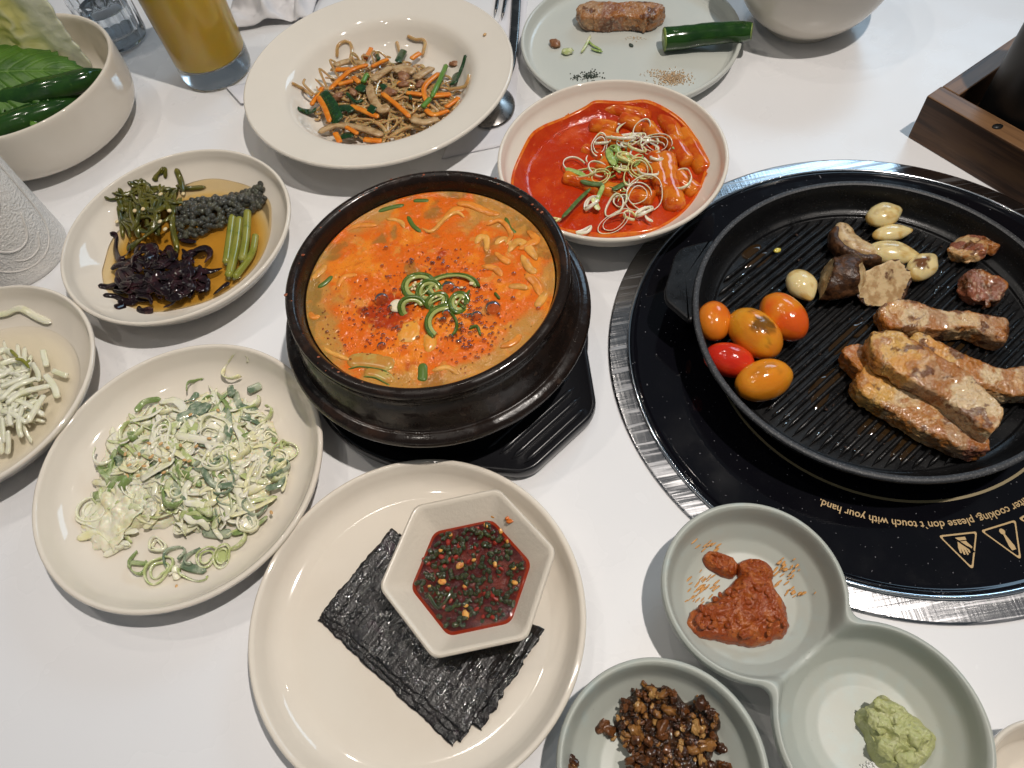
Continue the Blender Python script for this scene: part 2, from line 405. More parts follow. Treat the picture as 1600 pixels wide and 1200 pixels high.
japchae_plate = Dish('rimmed_plate', (-.0728, .6159), ([(0, .003), (.058, .003), (.059, 0), (.064, 0), (.066, .003), (.08, .016), (.09, .026), (.105, .0305), (R-.003, h-.0055), (R, h-.003)], [(R, h-.0012), (R-.0016, h), (R-.004, h-.0006)],
    [(R-.012, h-.0024), (.102, .0350), (.0925, .0325), (.087, .0285), (.0815, .0215), (.076, .0152), (.068, .0118), (.055, .0105), (0, .010)]), 'large wide-rimmed plate of glass noodles at the top', 'plate', M_white)
R = .1061; h = .019
mint_plate = Dish('flat_plate', (.1713, .6362), ([(0, .003), (.08, .003), (.081, 0), (.086, 0), (.092, .003), (.1, .007), (R-.001, .013), (R, h-.002)], [(R-.0003, h-.0008), (R-.0018, h), (R-.0036, h-.0008)],
    [(R-.0048, h-.004), (.0995, .0105), (.0965, .0082), (.09, .0076), (.05, .0075), (0, .0075)]), 'pale mint green plate with grilled pork scrap and cut chili', 'plate', M_mint)

def deep_bowl(name, c, outer, inner, label, material):
    root = thing(name, (c[0], c[1], 0), label, 'bowl')
    cc = (c[0], c[1], 0)
    V, F = lathe(cr(outer, 60), 128, cc); obj('outer_wall', V, F, material, root)
    V, F = lathe(cr(inner, 50), 128, cc); obj('inner_wall', V, F, material, root)
    return root
LB = (-.411, .668)
deep_bowl('deep_bowl', LB, [(0, .004), (.05, .004), (.055, .0), (.0605, .0), (.0625, .004), (.066, .006), (.079, .009), (.0895, .0165), (.0938, .029), (.0945, .045), (.0945, .061), (.0938, .0655), (.0925, .0668)],
    [(.0925, .0668), (.0908, .0660), (.0895, .062), (.089, .045), (.0875, .026), (.078, .0135), (.055, .010), (0, .010)], 'deep cream bowl of wrapping leaves and green chilies', M_ceramic)
WB = (.345, .635)
deep_bowl('rice_bowl', WB, [(0, .006), (.030, .006), (.032, .0), (.0365, .0), (.038, .006), (.046, .010), (.058, .022), (.068, .040), (.074, .058), (.0765, .068), (.0762, .070), (.075, .0708)],
    [(.075, .0708), (.0735, .0700), (.0715, .060), (.065, .040), (.054, .022), (.035, .0125), (0, .011)], 'plain white bowl cut by the top edge beside the mint plate', M_white)

# hexagonal dish
HEX = np.array([-.0447, .1355]); HZ = .0135
def hexpath(r, n=12, rot=math.radians(2), cr_=.12):
    "rounded hexagon outline, 6*n points"
    P = []
    for k in range(6):
        a = np.array([math.cos(rot+k*PI/3), math.sin(rot+k*PI/3)])*r
        b = np.array([math.cos(rot+(k+1)*PI/3), math.sin(rot+(k+1)*PI/3)])*r
        p = np.array([math.cos(rot+(k-1)*PI/3), math.sin(rot+(k-1)*PI/3)])*r
        q0, q1 = a+(p-a)*cr_, a+(b-a)*cr_
        for t in np.linspace(0, 1, n//2): P.append((1-t)**2*q0+2*t*(1-t)*a+t*t*q1)
        e = b+(a-b)*cr_
        for t in np.linspace(0, 1, n//2+2)[1:-1]: P.append(q1+(e-q1)*t)
    return np.array(P)
def loft(levels, c, zfun=None):
    V = []
    for r, z, crn in levels:
        P = hexpath(r, cr_=crn) if r > 0 else np.zeros((72, 2))
        V.append(np.c_[P+c, np.full(len(P), z)])
    m = len(V[0])
    return np.concatenate(V), gridF(len(levels), m, True)
hex_root = thing('hexagonal_dish', (HEX[0], HEX[1], HZ), 'hexagonal cream dish of dark red chili sauce on the seaweed', 'dish')
lv = [(0, HZ+.001, .2), (.026, HZ+.001, .2), (.0275, HZ, .2), (.031, HZ, .2), (.033, HZ+.002, .18), (.043, HZ+.010, .14), (.0525, HZ+.0205, .10), (.0537, HZ+.0225, .09), (.0535, HZ+.0238, .09), (.0522, HZ+.0243, .09)]
V, F = loft(lv, HEX); obj('underside', V, F, M_matte_hex, hex_root)
hexin = [(.0522, HZ+.0243, .09), (.0508, HZ+.0240, .09), (.0492, HZ+.0222, .09), (.0445, HZ+.0170, .10), (.0405, HZ+.0125, .11), (.037, HZ+.0085, .12), (.0345, HZ+.006, .14), (.032, HZ+.0048, .16), (.02, HZ+.0045, .2), (0, HZ+.0045, .2)]
V, F = loft(hexin, HEX); obj('dish_surface', V, F, M_matte_hex, hex_root)

# twin celadon dishes: two round wells joined by a neck
def twin_dish(c1, c2, r1, r2, h, label, zfloor=.0065):
    c1 = np.array(c1); c2 = np.array(c2); mid = (c1*r2+c2*r1)/(r1+r2)
    k = .0105
    def sdf(p):
        d1 = np.linalg.norm(p-c1, axis=-1)-r1; d2 = np.linalg.norm(p-c2, axis=-1)-r2
        hh = np.clip(.5+.5*(d2-d1)/k, 0, 1)
        return d2*(1-hh)+d1*hh-k*hh*(1-hh)
    m = 288
    th = np.arange(m)/m*2*PI
    ax = math.atan2(*(c2-c1)[::-1])
    th = ax+th-.32*np.sin(2*(th))          # more samples across the neck
    D = np.stack([np.cos(th), np.sin(th)], -1)
    lo = np.zeros(m); hi = np.full(m, .2)
    for _ in range(50):
        md = (lo+hi)/2; s = sdf(mid+D*md[:, None]); lo = np.where(s < 0, md, lo); hi = np.where(s < 0, hi, md)
    rho = lo
    def well(t):      # inner height by distance fraction from a well's centre
        return np.interp(t, [0, .45, .58, .72, .86, .95, 1.0, 1.1, 1.4], np.array([0, 0, .03, .15, .42, .68, .86, .93, .93]))*(h-zfloor)+zfloor
    def zin(p):
        a = well(np.linalg.norm(p-c1, axis=-1)/r1); b = well(np.linalg.norm(p-c2, axis=-1)/r2)
        kk = .008; hh = np.clip(.5+.5*(b-a)/kk, 0, 1)
        return b*(1-hh)+a*hh-kk*hh*(1-hh)*.8
    NR = 74
    fr = np.linspace(0, 1, NR)
    P = mid+D[None]*(rho[None]*fr[:, None])[..., None]
    sd = sdf(P)
    z = zin(P)
    rimw = .0042
    lift = sstep(sd, -rimw*1.6, -rimw*.45)
    ztop = h-np.clip((sd+rimw*.5)/(rimw*.5), -1, 1)**2*.0012
    z = np.where(sd > -rimw*1.6, z*(1-lift)+ztop*lift, z)
    V = np.concatenate([P, z[..., None]], -1).reshape(-1, 3)
    root = thing('twin_sauce_dish', (mid[0], mid[1], 0), label, 'dish')
    obj('dish_surface', V, gridF(NR, m, True), M_celadon, root)
    # outside: follow the outline inwards by distance, falling to the foot
    lv = []
    for off, zz in [(0.0, h-.0012), (.0006, h-.0025), (.0006, h-.006), (-.002, h-.012), (-.007, h-.021), (-.014, h-.029), (-.020, .002), (-.022, 0.0), (-.026, 0.0), (-.027, .002)]:
        lo = np.zeros(m); hi = np.full(m, .2)
        for _ in range(40):
            md = (lo+hi)/2; s = sdf(mid+D*md[:, None])-off; lo = np.where(s < 0, md, lo); hi = np.where(s < 0, hi, md)
        lv.append(np.c_[mid+D*lo[:, None], np.full(m, max(zz, 0))])
    lv.append(np.c_[mid+D*0, np.full(m, .002)])
    obj('underside', np.concatenate(lv), gridF(len(lv), m, True), M_celadon, root)
    return root, (lambda x, y: zin(np.stack([np.asarray(x), np.asarray(y)], -1)))
twin_a, twin_floor = twin_dish((.1151, .0965), (.1556, .0172), .0512, .0533, .036, 'pale green twin sauce dish of red paste and green wasabi')
twin_b, nut_floor = twin_dish((.0413, .0166), (-.0215, -.0450), .0533, .0512, .036, 'pale green sauce dish of dark nut paste at the bottom edge')

# plain dish just entering the frame at the bottom right corner
bx = at(1622, 1240, .03)
DISHC = thing('corner_dish', (bx[0]+.012, bx[1]-.006, 0), 'beige dish just showing in the bottom right corner', 'dish')
cc = (bx[0]+.012, bx[1]-.006, 0)
V, F = lathe(polyprof([(0, .003), (.02, .003), (.022, 0), (.025, 0), (.032, .010), (.0375, .024), (.038, .029), (.0365, .030), (.035, .0285), (.029, .011), (.02, .006), (0, .006)], .002, 5), 96, cc)
obj('dish_surface', V, F, M_ceramic, DISHC)

# ------------------------------------------------------------------ stew pot on its tray
PC = np.array([-.043, .3205])
TZ = .014
tray = thing('pot_tray', (PC[0], PC[1], 0), 'black plastic tray with ribbed handle under the stew pot', 'tray')
def tray_outline(off, m=240):
    th = np.arange(m)/m*2*PI; D = np.stack([np.cos(th), np.sin(th)], -1)
    def sd(p):
        d1 = np.linalg.norm(p, axis=-1)-.1065
        u = np.abs(p[..., 0]); v = np.abs(p[..., 1])
        n = np.array([.62, .785])
        q = np.maximum(u-.1245, (u-.0746)*n[0]+(v-.0727)*n[1])
        # rounded intersection
        a = u-.1245+.008; b = (u-.0746)*n[0]+(v-.0727)*n[1]+.008
        q = np.where((a > 0) & (b > 0), np.hypot(np.maximum(a, 0), np.maximum(b, 0))-.008, np.maximum(a, b)-.008)
        q = np.maximum(q, v-.0727)
        return np.minimum(d1, q)
    lo = np.zeros(m); hi = np.full(m, .2)
    for _ in range(40):
        md = (lo+hi)/2; s = sd(D*md[:, None])-off; lo = np.where(s < 0, md, lo); hi = np.where(s < 0, hi, md)
    P = D*lo[:, None]
    a = math.radians(-55.3); c, s = math.cos(a), math.sin(a)
    return np.c_[P[:, 0]*c-P[:, 1]*s, P[:, 0]*s+P[:, 1]*c]+PC
lv = []
for off, z in [(-.02, .003), (-.008, .002), (-.006, 0), (-.003, 0), (-.001, .002), (0, .006), (0, .0115), (-.0006, .0133), (-.002, .0142), (-.0035, .0136), (-.005, .0115), (-.02, .0112)]:
    lv.append(np.c_[tray_outline(off), np.full(240, z)])
lv.append(np.c_[np.tile(PC, (240, 1)), np.full(240, .0112)]); lv.insert(0, np.c_[np.tile(PC, (240, 1)), np.full(240, .003)])
obj('tray_body', np.concatenate(lv), gridF(len(lv), 240, True), M_tray, tray)
ta = math.radians(-55.3); tu = np.array([math.cos(ta), math.sin(ta)]); tv = np.array([-tu[1], tu[0]])
for sgn in (1, -1):
    for k in range(4):
        u = sgn*(.0905+k*.0085); hl = .040-k*.0035
        a = PC+tu*u-tv*hl; b = PC+tu*u+tv*hl
        path = cr([(a[0], a[1], .0116), (b[0], b[1], .0116)], 12)
        e = endround(12, .08)
        V, F = tube(path, .0019*e, .0026*e, 8, power=3); obj('grip_rib', V, F, M_tray, tray)

pot = thing('stew_pot', (PC[0], PC[1], .0112), 'dark glazed earthenware pot of bubbling orange stew', 'pot')
c3 = (PC[0], PC[1], 0)
prof = polyprof([(0, .0118), (.072, .0118), (.080, .016), (.094, .034), (.1015, .0425), (.1078, .0470), (.1087, .0505), (.1072, .0540), (.1030, .0556), (.1005, .0556), (.0992, .0590), (.0962, .0720), (.0938, .0775), (.0936, .0800), (.0953, .0838), (.0957, .0868)], .0028, 6)
V, F = lathe(prof, 160, c3); V[:, 2] += .0003*noise(V, 60, 3); obj('pot_body', V, F, M_pot, pot)
prof = cr([(.0955, .0865), (.0950, .0895), (.0925, .0912), (.0893, .0906), (.0872, .0875), (.0858, .082), (.0845, .074), (.081, .06), (.06, .04), (0, .036)], 50)
V, F = lathe(prof, 160, c3)
rim_o = obj('pot_rim', V, F, M_pot, pot)
# dried broth crusts on the rim
M_crust = mat('dried_chili_crust', (.25, .05, .02), .8, .3, layers=[dict(scale=900, lo=.45, hi=.6, col=(.38, .16, .09))])
parts = []
for a0, n, sp in [(1.75, 26, .28), (.55, 26, .25), (2.75, 16, .5), (4.1, 10, .12), (3.6, 8, .3), (1.2, 8, .5)]:
    for _ in range(n):
        a = a0+RNG.normal()*sp; r = .0915+RNG.normal()*.0014; s = abs(RNG.normal())*.0004+.0002
        V, F = blob((PC[0]+r*math.cos(a), PC[1]+r*math.sin(a), .0908), (s*1.6, s*1.2, s*.6), seg=6, rings=5, amp=.4, sc=3, seed=len(parts)); parts.append((V, F))
V, F = join(parts); o = obj('dried_crust', V, F, M_crust, rim_o); tag(o, kind='stuff')

# ------------------------------------------------------------------ induction cooktop
KC = np.array([.264, .2535])
cook = thing('induction_cooktop', (KC[0], KC[1], 0), 'round black glass cooktop with scratched steel ring set in the table', 'cooktop')
kc = (KC[0], KC[1], 0)
V, F = lathe(polyprof([(.17, .0004), (.1930, .0004), (.1930, .0012), (.1915, .0019), (.1800, .0024), (.1792, .0024)], .0004, 4), 256, kc); obj('steel_ring', V, F, M_steel, cook)
V, F = lathe(cr([(.1795, .0022), (.1790, .0042), (.1778, .0050), (.1764, .0044), (.1758, .0024), (.1757, .001)], 20), 256, kc); obj('bezel', V, F, M_chrome, cook)
V, F = lathe(polyprof([(.1762, .0008), (.1762, .0036), (.1745, .0040), (.1725, .0030), (.1705, .0026), (.12, .0026), (0, .0026)], .0006, 4), 256, kc); obj('glass_plate', V, F, M_glassblk, cook)
V, F = lathe([(.1180, .00285), (.1162, .00285)], 200, kc); obj('printed_circle', V, F, M_golddim, cook)
GZ = .0029
def arcmap(x, y, a0, r0):
    a = a0-x/r0
    return np.c_[KC[0]+(r0+y)*np.cos(a), KC[1]+(r0+y)*np.sin(a), np.full(len(x), GZ)]
def text_mesh(body, size):
    cu = bpy.data.curves.new('t', 'FONT'); cu.body = body; cu.size = size; cu.resolution_u = 3; cu.offset = size*.012
    o = bpy.data.objects.new('t', cu); COL.objects.link(o)
    bpy.context.view_layer.update()
    me = bpy.data.meshes.new_from_object(o.evaluated_get(bpy.context.evaluated_depsgraph_get()))
    V = np.array([v.co[:] for v in me.vertices]); F = [tuple(p.vertices) for p in me.polygons]
    bpy.data.objects.remove(o); bpy.data.curves.remove(cu); bpy.data.meshes.remove(me)
    return V, F
V, F = text_mesh("after cooking, please don`t touch with your hand.", .0074)
x = V[:, 0]; span = x.max()-x.min(); r0 = .1303
want = math.radians(128.6-71.4)*r0
x = (x-x.min())*want/span
obj('printed_text', arcmap(x, V[:, 1]*.95, math.radians(-71.4), r0), F, M_gold, cook, smooth=False)
def roundpoly(P, r, n=6):
    P = np.array(P, float); out = []
    for k in range(len(P)):
        a, b, c = P[k-1], P[k], P[(k+1) % len(P)]
        p0 = b+(a-b)/np.linalg.norm(a-b)*r; p1 = b+(c-b)/np.linalg.norm(c-b)*r
        for t in np.linspace(0, 1, n): out.append((1-t)**2*p0+2*t*(1-t)*b+t*t*p1)
    return np.array(out)
def flat(name, P, parent, a0, r0, z=0):
    V = arcmap(P[:, 0], P[:, 1], a0, r0); V[:, 2] += z
    return obj(name, V, [tuple(range(len(P)))], M_gold, parent, smooth=False)
glove = [[(-.0034, .0012), (.0026, .0012), (.0026, .0032), (-.0034, .0032)],
         [(-.0030, .0038), (.0020, .0038), (.0030, .0075), (.0030, .0108), (.0020, .0110), (.0017, .0080), (.0013, .0120), (.0004, .0121), (.0002, .0082), (-.0004, .0124), (-.0013, .0122), (-.0012, .0082), (-.0019, .0114), (-.0027, .0110), (-.0026, .0070), (-.0042, .0088), (-.0050, .0080), (-.0036, .0054)]]
spoon = [[(.0016*math.cos(t), .0030+.0019*math.sin(t)) for t in np.linspace(0, 2*PI, 18)[:-1]], [(-.0005, .0048), (.0005, .0048), (.0015, .0125), (.0012, .0150), (-.0012, .0150), (-.0015, .0125)]]
for k, (aa, sym) in enumerate([(-93.7, glove), (-83.1, spoon), (-72.6, None)]):
    a0 = math.radians(aa); r0 = .1392
    P = roundpoly([(-.0118, 0), (.0118, 0), (0, .0225)], .0022); c = np.array([0, .0075])
    P2 = c+(P-c)*.87
    m = len(P); V = np.vstack([arcmap(P[:, 0], P[:, 1], a0, r0), arcmap(P2[:, 0], P2[:, 1], a0, r0)])
    t = obj('warning_triangle', V, [(i, (i+1) % m, m+(i+1) % m, m+i) for i in range(m)], M_gold, cook, smooth=False)
    for q in (sym or []): flat('symbol', np.array(q)*np.array([1, 1])+np.array([0, .001]), t, a0, r0)
    if k == 0:
        q = np.array([(.0042, .0012), (.0034, .0006), (-.0052, .0110), (-.0044, .0116)]); 
        V = arcmap(q[:, 0], q[:, 1]+.001, a0, r0); V[:, 2] += .0003
        obj('symbol_slash', V, [(0, 1, 2, 3)], M_glassblk, t, smooth=False)

# ------------------------------------------------------------------ grill pan
GC = np.array([.2525, .2585]); gc = (GC[0], GC[1], 0)
pan = thing('grill_pan', (GC[0], GC[1], .0026), 'round black ridged grill pan on the glass cooktop', 'pan')
PB = .0035; PF = .0205; PH = .042; RR = .1235
prof = polyprof([(0, PB), (.098, PB), (.104, PB+.002), (.1165, .026), (RR-.0012, PH-.0045), (RR, PH-.003), (RR, PH-.0012)], .003, 5)
V, F = lathe(prof, 200, gc); obj('outer_wall', V, F, M_iron, pan)
prof = cr([(RR, PH-.0012), (RR-.0006, PH), (RR-.0026, PH+.0003), (RR-.0042, PH-.0004)], 14)
V, F = lathe(prof, 200, gc); obj('rim', V, F, M_rimiron, pan)
prof = polyprof([(RR-.0042, PH-.0004), (RR-.0060, PH-.004), (.1148, .0290), (.1118, .0242), (.1092, .0228), (.1076, .0224), (.1068, PF), (0, PF)], .0025, 5)
V, F = lathe(prof, 200, gc); V[:, 2] += .00015*noise(V, 40, 2); obj('cooking_surface', V, F, M_iron, pan)
ra = math.radians(31.5); ru = np.array([math.cos(ra), math.sin(ra)]); rv = np.array([-ru[1], ru[0]])
pitch = .00575; GR = .1060
for k in range(-18, 19):
    d = k*pitch
    if abs(d) > GR-.006: continue
    hl = math.sqrt(GR**2-d*d)-.001
    a = GC+rv*d-ru*hl; b = GC+rv*d+ru*hl
    n = 22; path = cr([(a[0], a[1], PF+.0004), (b[0], b[1], PF+.0004)], n)
    path[:, 2] += .00012*noise(path, 90, k)
    e = endround(n, .04, .6)
    V, F = tube(path, .00165*e, .0031*e, 10, power=2.2); obj('ridge', V, F, M_ridge, pan)
# two flat grip tabs
for sgn in (1, -1):
    a = math.radians(152.5)+(0 if sgn == 1 else PI)
    u = np.array([math.cos(a), math.sin(a)]); v = np.array([-u[1], u[0]])
    P = roundpoly([(.118, -.039), (.1235, -.036), (.1395, -.0255), (.1425, -.018), (.1425, .018), (.1395, .0255), (.1235, .036), (.118, .039)], .004, 5)
    XY = GC+P[:, :1]*u+P[:, 1:]*v; m = len(XY); c = XY.mean(0)
    lv = []
    for s, z in [(0, PH-.0075), (.97, PH-.0075), (1, PH-.0065), (1, PH-.0035), (.97, PH-.0024), (.9, PH-.0024), (0, PH-.0024)]:
        lv.append(np.c_[c+(XY-c)*s, np.full(m, z)])
    obj('grip_tab', np.concatenate(lv), gridF(len(lv), m, True), M_iron, pan)
# fat droplets standing on the ridges
parts = []
for _ in range(1000):
    r = math.sqrt(RNG.random())*.101; a = RNG.random()*2*PI
    x, y = GC[0]+r*math.cos(a), GC[1]+r*math.sin(a)
    if noise(np.array([[x, y, 0]]), 22, 5)[0] < -.1: continue
    d = ((np.array([x, y])-GC)@rv)/pitch; f = abs(d-round(d))
    s = .0003+.0008*RNG.random()**3
    z = PF+(.0033 if f < .2 else .0004)
    parts.append(blob((x, y, z), (s*(1.3+2*RNG.random()), s, s*.55), rotm(0, 0, ra), seg=8, rings=5))
V, F = join(parts); tag(obj('fat_droplets', V, F, M_oil, pan), kind='stuff')

# thin pools of fat lying in the grooves, and burnt crumbs
M_pool = mat('pooled_fat', (.030, .016, .006), .04, .6, bumps=[dict(scale=120, strength=.1, dist=.0006)])
for k, (px, py, a_, b_) in enumerate([(1390, 640, .026, .011), (1290, 600, .015, .008), (1330, 520, .016, .007), (1480, 545, .020, .008), (1240, 490, .012, .006), (1180, 400, .014, .007), (1420, 690, .016, .006)]):
    c = at(px, py, PF+.002); th = np.arange(28)/28*2*PI
    rr_ = 1+.35*np.sin(2*th+k)+.25*np.sin(3*th+2.1*k)+.12*np.sin(5*th+k)
    O = c[:2]+np.outer(a_*rr_*np.cos(th), ru)+np.outer(b_*rr_*np.sin(th), rv)
    s, XY, Fq = polar(O, 10, 72)
    V = np.c_[XY, PF+.0016-.0012*s**6]
    obj('fat_pool', V, Fq[:, ::-1], M_pool, pan)
M_burnt = mat('burnt_crumb', (.03, .012, .005), .5, .5)
parts = []
for _ in range(170):
    r = math.sqrt(RNG.random())*.10; a = RNG.random()*2*PI; s_ = .0003+.0007*RNG.random()**2
    parts.append(blob((GC[0]+r*math.cos(a), GC[1]+r*math.sin(a), PF+.0009+.0022*RNG.random()), (s_*1.5, s_, s_*.7), rotm(0, 0, RNG.random()*3), 6, 5, .4, 2, 1))
V, F = join(parts); tag(obj('burnt_crumbs', V, F, M_burnt, pan), kind='stuff')

# ------------------------------------------------------------------ wooden box with a black bottle
BC = np.array([.3725, .4545]); ba = math.radians(28.0); bu = np.array([math.cos(ba), math.sin(ba)]); bv = np.array([bu[1], -bu[0]])
BL, BWd, BH, BT = .22, .16, .0420, .0185
box = thing('wooden_box', (BC[0], BC[1], 0), 'dark stained wooden condiment box at the right edge', 'box')
def bpt(u, v, z): p = BC+bu*u+bv*v; return (p[0], p[1], z)
def plank(name, u0, u1, v0, v1, z0, z1, along, top=True, bev=.0012):
    "bevelled board; mesh axes: x along the grain"
    bm = bmesh.new(); bmesh.ops.create_cube(bm, size=1)
    dim = np.array([u1-u0, v1-v0, z1-z0]); c = np.array([(u0+u1)/2, (v0+v1)/2, (z0+z1)/2])
    for w in bm.verts: w.co = Vector((w.co.x*dim[0], w.co.y*dim[1], w.co.z*dim[2]))
    bmesh.ops.bevel(bm, geom=bm.edges[:], offset=bev, segments=2, affect='EDGES', profile=.6)
    for f in bm.faces: f.material_index = 1 if f.normal.z > .7 else 0  # up-facing board faces take a paler copy of the stained wood
    me = bpy.data.meshes.new(name)
    o = bpy.data.objects.new(name, me); COL.objects.link(o); o.parent = box
    rz = ba if along == 'u' else ba-PI/2
    if along == 'v':
        for w in bm.verts: w.co = Vector((w.co.y, w.co.x, w.co.z))
        bmesh.ops.reverse_faces(bm, faces=bm.faces[:])
        for f in bm.faces: f.normal_update()
    else:
        for w in bm.verts: w.co = Vector((w.co.x, -w.co.y, w.co.z))
        bmesh.ops.reverse_faces(bm, faces=bm.faces[:])
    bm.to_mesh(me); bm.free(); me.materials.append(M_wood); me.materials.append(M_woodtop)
    p = bpt(c[0], c[1], c[2]); o.location = tuple(np.array(p)-org(box)); o.rotation_euler = (0, 0, rz)
    return o
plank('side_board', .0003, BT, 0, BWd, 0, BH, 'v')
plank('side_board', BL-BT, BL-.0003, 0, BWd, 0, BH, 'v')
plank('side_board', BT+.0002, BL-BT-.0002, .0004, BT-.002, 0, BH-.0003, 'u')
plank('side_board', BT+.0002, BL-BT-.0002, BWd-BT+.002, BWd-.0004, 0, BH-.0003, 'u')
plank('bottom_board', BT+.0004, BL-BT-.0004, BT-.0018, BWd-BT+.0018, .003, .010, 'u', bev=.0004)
p = bpt(.0085, .058, BH+.0002)
k = np.linspace(0, 2*PI, 20)[:-1]; P = np.c_[np.cos(k)*.0042+p[0], np.sin(k)*.0028+p[1], np.full(19, BH+.0004)]
V = np.vstack([P, P+np.array([0, 0, .0004])]); obj('stain', V, [tuple(range(19, 38))]+[(i, (i+1) % 19, 19+(i+1) % 19, 19+i) for i in range(19)], M_blkmetal, box)
bp = np.array(bpt(.0570, .0575, 0))
bot = thing('black_bottle', (bp[0], bp[1], .010), 'black cylindrical bottle standing in the wooden box', 'bottle')
V, F = lathe(polyprof([(0, .0105), (.032, .0105), (.0345, .0125), (.0350, .016), (.0350, .165), (.034, .17), (.02, .185), (.014, .19), (.014, .205), (0, .205)], .003, 5), 96, (bp[0], bp[1], 0)); obj('bottle_body', V, F, M_blkmetal, bot)
V, F = lathe(polyprof([(0, .2052), (.0152, .2052), (.0155, .21), (.0155, .224), (.014, .226), (0, .226)], .002, 4), 48, (bp[0], bp[1], 0)); obj('cap', V, F, M_blkmetal, bot)

# ------------------------------------------------------------------ glasses and jug
BE = (-.2468, .7196)
beer = thing('beer_glass', (BE[0], BE[1], 0), 'tall glass of amber beer with thick clear base', 'glass')
be = (BE[0], BE[1], 0)
V, F = lathe(polyprof([(0, .0012), (.033, .0012), (.0358, .003), (.0366, .008), (.0372, .06), (.0385, .15), (.0382, .1515), (.0370, .151), (.0352, .06), (.0346, .024), (.030, .0195), (0, .0185)], .002, 6), 96, be); obj('glass_wall', V, F, M_beerglass, beer)
V, F = lathe(polyprof([(0, .0187), (.0300, .0197), (.0348, .0242), (.0354, .060), (.0362, .105), (0, .105)], .0015, 5), 96, be); bo = obj('beer', V, F, M_beer, beer)
V, F = lathe(polyprof([(0, .1052), (.0361, .1052), (.0363, .112), (0, .113)], .001, 4), 64, be); obj('foam', V, F, M_foam, bo)

tb = at(191, 62, 0); TC = (tb[0], tb[1])
tumbler = thing('faceted_tumbler', (tb[0], tb[1], 0), 'clear faceted tumbler of water behind the deep bowl', 'glass')
def facet(prof, seg, depth, z0, z1):
    prof = np.asarray(prof, float); th = np.arange(seg)/seg*2*PI
    w = sstep(prof[:, 1], z0, z0+.004)*(1-sstep(prof[:, 1], z1-.004, z1))
    r = prof[:, 0:1]*(1-depth*w[:, None]*(np.abs(np.sin(th*7))**.6)[None])
    V = np.stack([r*np.cos(th), r*np.sin(th), np.repeat(prof[:, 1:2], seg, 1)], -1).reshape(-1, 3)
    return V+np.array([tb[0], tb[1], 0]), gridF(len(prof), seg, True)
pr = [(0, .001), (.025, .001), (.0285, .003)]+[(.0290+.0035*z/.09, z) for z in np.linspace(.006, .09, 30)]
V, F = facet(pr, 168, .075, .006, .055)
pi_ = np.array([(.0325, .09), (.0318, .091), (.0305, .0895), (.0285, .05), (.0262, .018), (.022, .0135), (0, .0125)])
V2, F2 = lathe(cr(pi_, 30), 168, (tb[0], tb[1], 0))
V, F = join([(V, F.tolist()), (V2, F2.tolist())]); obj('glass_wall', V, F, M_glass, tumbler)
V, F = lathe(polyprof([(0, .0128), (.0219, .0138), (.0259, .0183), (.0276, .040), (0, .040)], .001, 4), 96, (tb[0], tb[1], 0)); obj('water', V, F, M_water, tumbler)

JC = (-.412, .500)
jug = thing('plastic_jug', (JC[0], JC[1], 0), 'pebbled translucent plastic jug at the left edge', 'jug')
jc = (JC[0], JC[1], 0)
V, F = lathe(polyprof([(0, .0025), (.036, .0025), (.0375, 0), (.041, 0), (.0428, .004), (.0430, .012), (.0424, .06), (.0430, .20), (.0415, .20), (.0408, .06), (.0410, .012), (.038, .006), (0, .005)], .002, 5), 128, jc); obj('jug_wall', V, F, M_jug, jug)
M_emb = mat('smooth_clear_plastic', (.88, .84, .79), .14, .5, trans=.3, ior=1.15)
def emboss(a0, z0, pts, w):
    P = []
    for da, dz in cr(np.array([(a, b, 0) for a, b in pts]), 30)[:, :2]:
        a = a0+da; P.append((JC[0]+.0427*math.cos(a), JC[1]+.0427*math.sin(a), z0+dz))
    P = np.array(P); e = endround(30, .2)
    V, F = tube(P, w*e, .0009*e, 8); obj('embossed_leaf', V, F, M_emb, jug)
a_cam = math.atan2(-JC[1], -JC[0])
for da, z0 in [(.10, .046), (.10, .080), (.10, .114)]:
    emboss(a_cam+da, z0, [(-.45, .002), (-.15, -.009), (.2, -.007), (.48, .012)], .0012)
emboss(a_cam+.15, .028, [(-.35, .002), (-.1, -.004), (.2, -.002), (.4, .008)], .0010)
emboss(a_cam+.1, .019, [(-.9, .06), (-.8, .02), (-.5, .003), (0, -.003), (.5, .003), (.8, .02), (.9, .06), (.9, .12)], .0010)

# ------------------------------------------------------------------ cutlery, napkins
def napkin(name, quad, label, z=.0010, waves=.0005, seed=0, n=36):
    Q = [np.array(q) for q in quad]; V = []
    for i in np.linspace(0, 1, n):
        for j in np.linspace(0, 1, n):
            p = Q[0]*(1-i)*(1-j)+Q[1]*i*(1-j)+Q[2]*i*j+Q[3]*(1-i)*j
            V.append((p[0], p[1], z))
    V = np.array(V); V[:, 2] += waves*(.5+.5*fbm(V, 22, 3, seed))+.0004*noise(V, 90, seed)
    V[:, 2] = np.maximum(V[:, 2], .0008)
    V, F = sheet(V, gridF(n, n), .0003); V[:, 2] = np.maximum(V[:, 2], .0004)
    return tag(obj(name, V, F, M_paper), label, 'napkin')
napkin('paper_napkin', [at(690, 250)[:2], at(800, 226)[:2], at(812, 92)[:2], at(840, -110)[:2]], 'flat white paper napkin under the spoon and chopsticks', seed=3)
NB = napkin
def stick(p0, p1, z0, z1, w0, w1, label):
    a = at(*p0, z0); b = at(*p1, z1); d = b-a
    path = cr([a, b], 14)
    V, F = tube(path, np.linspace(w0, w1, 14)*endround(14, .05, .4), np.linspace(w0, w1, 14)*.6*endround(14, .05, .4), 10, power=4)
    tag(obj('chopstick', V, F, M_cutlery), label, 'chopstick', 'pair of steel chopsticks')
